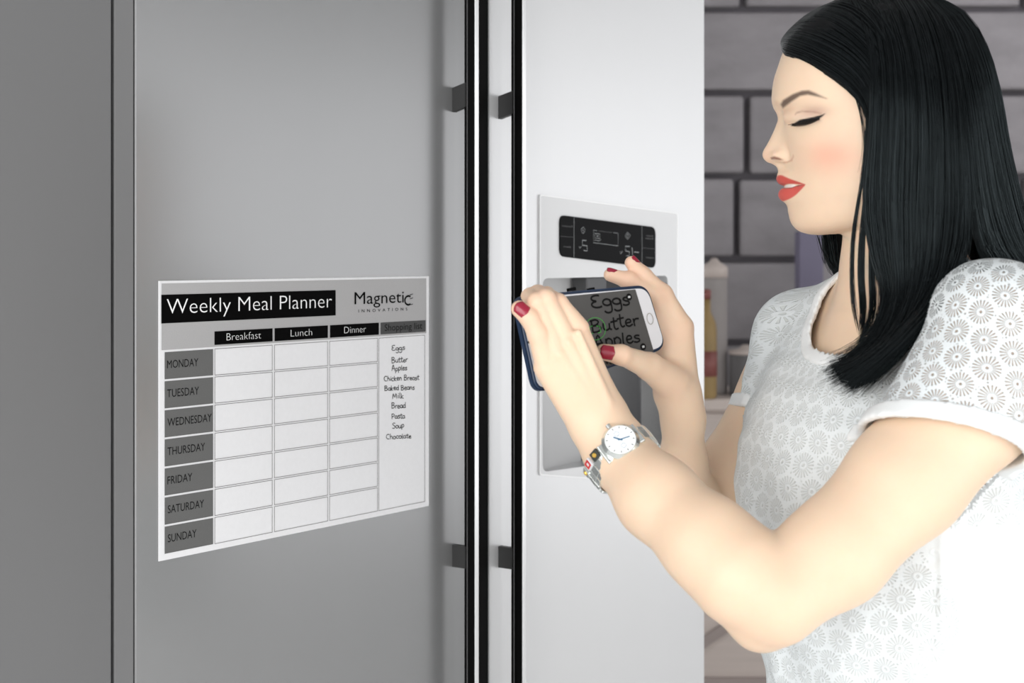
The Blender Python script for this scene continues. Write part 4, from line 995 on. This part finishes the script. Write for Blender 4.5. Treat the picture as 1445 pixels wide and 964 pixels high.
# scalp cap (head form grown by a few millimetres above the hair line)
rows_i = np.arange(NR); base_c = (np.abs(cc) > -1)
PXr, PYr = PX, PY
line = np.interp(PXr, [1095, 1110, 1130, 1165, 1198, 1222, 1228, 1240, 1400], [66, 78, 86, 106, 130, 165, 330, 400, 400])
capm = (PYr < line-2)
ring_m = np.concatenate([capm, capm[:, -2:0:-1]], axis=1)
cen = np.array(HCEN); Vc = ringV+(ringV-cen)/np.linalg.norm(ringV-cen, axis=2, keepdims=True)*.0004
ok = ring_m.ravel()[hQ].all(1); used = np.unique(hQ[ok]); rm = np.full(NR*NCC, -1); rm[used] = np.arange(len(used))
mesh_np('hair_cap', to_p(Vc.reshape(-1, 3)[used]), rm[hQ[ok]][:, ::-1], UNDER, person)
# ------------------------------------------------------------------ phone
NAVY = mat('navy_case', (.006, .022, .06), .35, spec=.5, noise=(40, .1)); PWH = mat('phone_white', (.72, .72, .74), .3, noise=(40, .02)); SCR = mat('phone_screen', (.085, .083, .08), .3, spec=.3, noise=(18, .25, (1, .2, 1)))  # screen noise paints blurred reflections into the glass colour
HOMR = mat('home_ring', (.45, .42, .36), .3, .6, noise=(40, .05)); GRN = mat('screen_green', (.05, .42, .05), .5, noise=(40, .05)); SCI = mat('screen_ink', (.008, .008, .008), .5, spec=.1, noise=(40, .1)); SCW = mat('screen_white', (.55, .55, .55), .5, noise=(40, .05))
# plane through the four corners
pA, pB, pC, pD = Pn(727, 418, 1.203), Pn(914, 401.5, 1.288), Pn(941, 492, 1.288), Pn(757, 556, 1.203)
ctr = (pA+pB+pC+pD)/4; ex = (pB+pC-pA-pD)/2; Lx = np.linalg.norm(ex); ex /= Lx; ey = (pA+pB-pC-pD)/2; ey -= ex*(ey@ex); ey /= np.linalg.norm(ey); ez = np.cross(ex, ey)
if ez[1] > 0: ez = -ez
# ez towards the camera
def ph_xy(px, py, off=0.0):
    d = np.array([(px-CX)/FPX, 1.0, -(py-HY)/FPX]); o_ = np.array([0, 0, HC]); t = ((ctr+ez*off-o_)@ez)/(d@ez); q = o_+d*t-ctr; return (q@ex, q@ey)
phone = empty('smartphone', tuple(ctr), 0, 'white smartphone in a navy blue case showing the shopping list, held by the woman', 'phone')
Mx = Matrix(((ex[0], ey[0], ez[0], 0), (ex[1], ey[1], ez[1], 0), (ex[2], ey[2], ez[2], 0), (0, 0, 0, 1)))
phone.matrix_world = Matrix.Translation(Vector(ctr)) @ Mx
def ph_plate(name, poly, z0, z1, m, bev=0):
    bm = bmesh.new(); prism(bm, poly, z0, z1, 2)
    if bev:
        bmesh.ops.bevel(bm, geom=[e for e in bm.edges if abs(e.verts[0].co.z-e.verts[1].co.z) < 1e-6], offset=bev, segments=3, affect='EDGES')
    return obj(name, bm, m, phone, False)
cq = [ph_xy(757, 556), ph_xy(942, 491), ph_xy(915, 401.5), ph_xy(727, 418)]
case = ph_plate('case', quad_round(cq, .013), -.0095, .0, NAVY, .0022); case['label'] = 'navy blue case'
def shr(q, d):
    c = Vector((0, 0)); 
    for p in q: c += Vector(p)/4
    return [((p[0]-d if p[0] > c.x else p[0]+d), (p[1]-d if p[1] > c.y else p[1]+d)) for p in q]
fq = shr(cq, .0028)
ph_plate('front', quad_round(fq, .0115), -.001, .0004, PWH)
sq = [ph_xy(779, 541), ph_xy(922, 496), ph_xy(896, 408.5), ph_xy(752, 423)]
ph_plate('screen', quad_round(sq, .0003), 0, .0007, SCR)
def ph_strokes(name, strokes, wd, m, y=.0010):
    bm = stroke_mesh(strokes, wd, 0)
    for v in bm.verts: v.co = Vector((v.co.x, v.co.z, y))
    for f_ in bm.faces:
        f_.normal_update()
        if f_.normal.z < 0: f_.normal_flip()
    return obj(name, bm, m, phone)
hx, hy = ph_xy(917, 450)
z3 = lambda x, y: ph_xy(700+x/3.706, 340+y/3.706)
hx, hy = z3(802, 408)
ph_strokes('home_button', [arcp(hx, hy, .0036, .0052, 0, 360, 28)], .0005, HOMR)
cxp, cyp = ph_xy(746, 483); bm = bmesh.new(); cyl(bm, .0013, .0004, .0009, 14, Matrix.Translation((cxp, cyp, 0))); obj('front_camera', bm, BLACK, phone)
def ph_word(word, a, b, xh, wd, seed):
    A, B = z3(*a), z3(*b); 
    return ph_strokes('screen_writing', hand_strokes(word, A, B, xh, seed), wd, SCI)
ph_word('Eggs', (497, 350), (700, 330), .0068, .0019, 3)
ph_word('Butter', (500, 478), (750, 440), .0066, .0018, 4)
ph_word('Apples', (515, 568), (755, 530), .0066, .0018, 5)
ph_word('chicken', (510, 655), (760, 606), .0062, .0016, 6)
gx, gy = z3(515, 460); ph_strokes('focus_ring', [arcp(gx, gy, .0118, .0102, 0, 360, 40)], .00045, GRN, .0012)
ph_strokes('focus_mark', [[z3(500, 446), z3(484, 450), z3(490, 486), z3(504, 483)], [z3(522, 446), z3(538, 446), z3(544, 478), z3(530, 482)]], .0006, GRN, .0012)
for x, y in ((692, 294), (766, 554)):
    ax_, ay_ = z3(x, y); bm = bmesh.new(); cyl(bm, .0033, .0007, .0011, 20, Matrix.Translation((ax_, ay_, 0))); obj('screen_icon', bm, SCI, phone)
    bm = bmesh.new(); bx(bm, (ax_-.0013, ay_-.0010, .0011), (ax_+.0013, ay_+.0010, .0013), None, .0003); obj('screen_icon_mark', bm, SCW, phone)
for x0, x1 in ((390, 430), (495, 528)):
    a, b = z3(x0, 258), z3(x1, 250); bm = bmesh.new(); bx(bm, (a[0], a[1]-.0008, -.0065), (b[0], a[1]+.0022, -.0028), None, .0006); obj('case_button', bm, BLACK, phone)
# ------------------------------------------------------------------ watch
SIL = mat('watch_steel', (.72, .75, .73), .2, .9, noise=(200, .05)); DIAL = mat('watch_dial', (.86, .88, .88), .35, noise=(60, .03)); BLU = mat('watch_blue', (.01, .12, .25), .4, noise=(50, .05))
GOLD = mat('gold', (.85, .55, .12), .3, .8, noise=(80, .05)); REDE = mat('red_enamel', (.55, .02, .02), .35, noise=(80, .05)); SILD = mat('steel_dark_gap', (.05, .055, .05), .5, .5, noise=(80, .1))
fa = np.array(fore_n[3]); fb_ = np.array(fore_n[4]); fb5 = np.array(fore_n[5]); axw = fa-fb5+np.array([0, .012, 0]); axw /= np.linalg.norm(axw)       # along the forearm, towards the elbow
wc = Pn(875, 634, 1.203)
# centre line point nearest
wc = fb_+axw*((wc-fb_)@axw+.0085)
view = wc-np.array([0, 0, HC]); view /= np.linalg.norm(view)
e_out = -(view-axw*(view@axw)); e_out /= np.linalg.norm(e_out); e_side = np.cross(axw, e_out)       # e_side: around the wrist
if e_side[2] < 0: e_side = -e_side
RW = .0311
watch = empty('wristwatch', tuple(wc), 0, 'silver bracelet wristwatch with a white dial on her left wrist', 'watch')
MW = Matrix(((axw[0], e_side[0], e_out[0], 0), (axw[1], e_side[1], e_out[1], 0), (axw[2], e_side[2], e_out[2], 0), (0, 0, 0, 1)))
watch.matrix_world = Matrix.Translation(Vector(wc)) @ MW
# local frame: x along the arm to the elbow, y around (up-right in the photo), z outwards
def at_angle(a):      # a from z towards y
    return Matrix.Translation((0, RW*math.sin(a), RW*math.cos(a))) @ Matrix.Rotation(-a, 4, 'X')
a_d = math.radians(12)
MD = at_angle(a_d) @ Matrix.Translation((0, 0, .0008))
bm = bmesh.new(); cyl(bm, .0165, -.001, .0055, 48, MD); cyl(bm, .0165, .0055, .0085, 48, MD, .0138); obj('case', bm, SIL, watch, False)
bm = bmesh.new(); cyl(bm, .0133, .0085, .0089, 48, MD); obj('dial', bm, DIAL, watch)
bm = bmesh.new(); cyl(bm, .0024, -.0195, -.0155, 16, MD @ Matrix.Translation((0, 0, .004)) @ Matrix.Rotation(math.radians(90), 4, 'Y')); obj('crown', bm, SIL, watch)
def d_hand(name, ang, ln, wd, m, z=.0092, r0=-.002):
    bm = bmesh.new(); bx(bm, (r0, -wd/2, z), (ln, wd/2, z+.0002), MD @ Matrix.Rotation(ang, 4, 'Z')); return obj(name, bm, m, watch)
angs = math.atan2
def img_dir(dx, dy):     # image direction -> angle in dial frame
    v = np.array([dx, 0, -dy], float); return math.atan2(v@e_side, v@axw)
d_hand('hour_hand', img_dir(-50, -18), .0062, .0011, BLU); d_hand('minute_hand', img_dir(60, -22), .0085, .0008, BLU)
for i in range(12):
    d_hand('hour_mark', i*math.pi/6, .0123, .0006, SILD, .00895, .0106)
for (dx, dy) in ((-45, -65), (45, 75)):
    a = img_dir(dx, dy); bm = bmesh.new()
    pts = arcp(.0062*math.cos(a), .0062*math.sin(a), .0022, .0022, 0, 360, 16); V_, F_ = tube_arrays([(*p, .0090) for p in pts], .00012, 4)
    for v in V_: bm.verts.new(MD @ Vector(v))
    bm.verts.ensure_lookup_table()
    for f_ in F_: bm.faces.new([bm.verts[i] for i in f_])
    obj('subdial', bm, BLU, watch)
nl = 22
for i in range(nl):
    a = a_d+math.radians(33)+(2*math.pi-math.radians(66))*i/(nl-1)
    M = at_angle(a); hwid = .0105 if 1 < i < nl-2 else .0090
    stp = RW*(2*math.pi-math.radians(66))/(nl-1)
    bm = bmesh.new(); bx(bm, (-hwid, -stp*.44, -.0005), (hwid, stp*.44, .0022), M, .0006)
    ln_ = obj('link', bm, SIL, watch)
    bm = bmesh.new(); bx(bm, (-hwid*.55, -stp*.50, .0000), (hwid*.55, stp*.50, .0027), M, .0005); obj('link_ridge', bm, SIL, ln_)
bm = bmesh.new()
for s_ in (-1, 1): bx(bm, (-.0098, s_*.0163-.0028, -.002), (.0098, s_*.0163+.0028, .0018), MD, .0010)
obj('lug', bm, SIL, watch)
# three charm links on the hand side of the bracelet
def charm(a, m1, m2, kind):
    M = at_angle(a) @ Matrix.Translation((-.0072, 0, 0))
    bm = bmesh.new(); bx(bm, (-.0042, -.0044, .001), (.0042, .0044, .0040), M, .0007); c_ = obj('charm', bm, m1, watch)
    bm = bmesh.new()
    if kind == 'sq': holeplate_xy(bm, .0032, .0017, .0040, .0046, M)
    else: cyl(bm, .0024, .0036, .0052, 18, M, .0016)
    obj('charm_inlay', bm, m2, c_)
def holeplate_xy(bm, ro, ri_, z0, z1, M):
    for lo, hi in (((-ro, -ro), (ro, -ri_)), ((-ro, ri_), (ro, ro)), ((-ro, -ri_), (-ri_, ri_)), ((ri_, -ri_), (ro, ri_))):
        bx(bm, (*lo, z0), (*hi, z1), M)
charm(a_d-math.radians(42), SILD, GOLD, 'r'); charm(a_d-math.radians(62), PWH, REDE, 'sq'); charm(a_d-math.radians(84), SIL, GOLD, 'r')
# ------------------------------------------------------------------ things behind her, by the stone wall
def lathe(name, prof, loc, m, parent=None, n=28):
    bm = bmesh.new(); rings = []
    for r_, z_ in prof: rings.append([bm.verts.new((r_*math.cos(2*math.pi*i/n), r_*math.sin(2*math.pi*i/n), z_)) for i in range(n)])
    for a_, b_ in zip(rings, rings[1:]):
        for i in range(n): bm.faces.new((a_[i], a_[(i+1) % n], b_[(i+1) % n], b_[i]))
    bm.faces.new(rings[0][::-1]); bm.faces.new(rings[-1]); o_ = obj(name, bm, m, parent, True); o_.location = loc; return o_
WOODG = mat('pale_mauve_wood', (.50, .43, .39), .7, noise=(6, .18, (.3, 1, 6))); WOODD = mat('mauve_wood_dark', (.30, .25, .23), .7, noise=(6, .18, (.3, 1, 6)))
YEL = mat('mustard_glaze', (.26, .17, .06), .5, noise=(9, .3)); REDJ = mat('rust_red_glaze', (.20, .06, .05), .5, noise=(9, .3)); CRM = mat('cream_paper', (.27, .245, .235), .7, noise=(9, .1)); LAV = mat('lavender_paint', (.17, .155, .22), .7, noise=(5, .08)); PINKM = mat('pink_cap', (.36, .12, .15), .5, noise=(9, .1)); GRY = mat('grey_stoneware', (.12, .115, .115), .6, noise=(9, .2))
def Pz(px, py, d): return HC-(py-HY)/FPX*d
def Px(px, d): return (px-CX)/FPX*d
d0 = 4.3
# cabinet with brace
x0, x1 = Px(700, d0), Px(1290, d0); ztop = Pz(0, 562, d0)
sb = empty('sideboard', ((x0+x1)/2, d0+.2, 0), 0, 'pale mauve wooden sideboard with diagonal braces under the stone wall', 'sideboard')
hwb = (x1-x0)/2
box('top', (-hwb-.02, -.22, ztop-.035), (hwb+.02, .2, ztop), WOODG, sb, .004)
box('carcass', (-hwb, -.18, .06), (hwb, .19, ztop-.036), WOODG, sb, .003)
npan = 3
for i in range(npan):
    a, b = -hwb+2*hwb*i/npan, -hwb+2*hwb*(i+1)/npan
    pn = box('panel', (a+.01, -.19, .08), (b-.01, -.181, ztop-.05), WOODG, sb, .002)
    zl = Pz(0, 955, d0-.02); zz0, zz1 = zl-.02, zl
    bm = bmesh.new(); prism(bm, [(a+.02, Pz(0, 975, d0)), (b-.02, Pz(0, 855, d0)), (b-.02, Pz(0, 838, d0)), (a+.02, Pz(0, 957, d0))], -.2, -.191); obj('brace', bm, WOODD, sb)
box('rail', (-hwb, -.203, Pz(0, 966, d0)), (hwb, -.182, Pz(0, 957, d0)), WOODD, sb, .001)
for s_ in (-1, 1):
    for t_ in (-.15, .16): box('foot', (s_*(hwb-.05)-.025, t_-.025, 0), (s_*(hwb-.05)+.025, t_+.025, .06), WOODD, sb, .002)
def onb(px): return Px(px, d0+.15)
def bottle(name, px, h, r_, m, cap, lab, cat, yo=0.15, grp=None):
    o_ = empty(name, (Px(px, d0+yo), d0+yo, ztop), 0, lab, cat, grp)
    lathe('glass_body', [(r_*.9, 0), (r_, .01), (r_, h*.62), (r_*.9, h*.70), (r_*.42, h*.8), (r_*.38, h*.92)], (0, 0, 0), m, o_)
    lathe('cap', [(r_*.44, h*.92), (r_*.44, h), (r_*.3, h+.004)], (0, 0, 0), cap, o_); return o_
b0_ = bottle('bottle', 997, .34, .032, YEL, REDJ, 'mustard and rust red bottle just right of the refrigerator edge', 'bottle', .0)
lathe('label_band', [(.0335, .07), (.0335, .15)], (0, 0, 0), REDJ, b0_)
bottle('bottle', 1196, .50, .05, YEL, PINKM, 'yellow bottle with a pink cap behind her neck', 'bottle', .1)
def canister(px, h, r_, m, lab, yo=.15):
    o_ = empty('canister', (Px(px, d0+yo), d0+yo, ztop), 0, lab, 'canister')
    lathe('body', [(r_*.97, 0), (r_, .008), (r_, h*.86), (r_*.98, h*.88)], (0, 0, 0), m, o_); lathe('lid', [(r_*1.03, h*.88), (r_*1.03, h*.96), (r_*.4, h), (r_*.2, h+.012)], (0, 0, 0), WOODG, o_)
canister(1008, .43, .042, CRM, 'tall cream canister with a flat lid against the stone wall', .14); canister(1052, .15, .052, GRY, 'low grey stoneware canister to the right of the cream one', .1)
pw_ = box('post', (Px(1128, 4.75), 4.75, 0), (Px(1162, 4.75), 4.83, 1.53), LAV, None, .004); tag(pw_, 'upright lavender painted post in front of the stone wall', 'post')
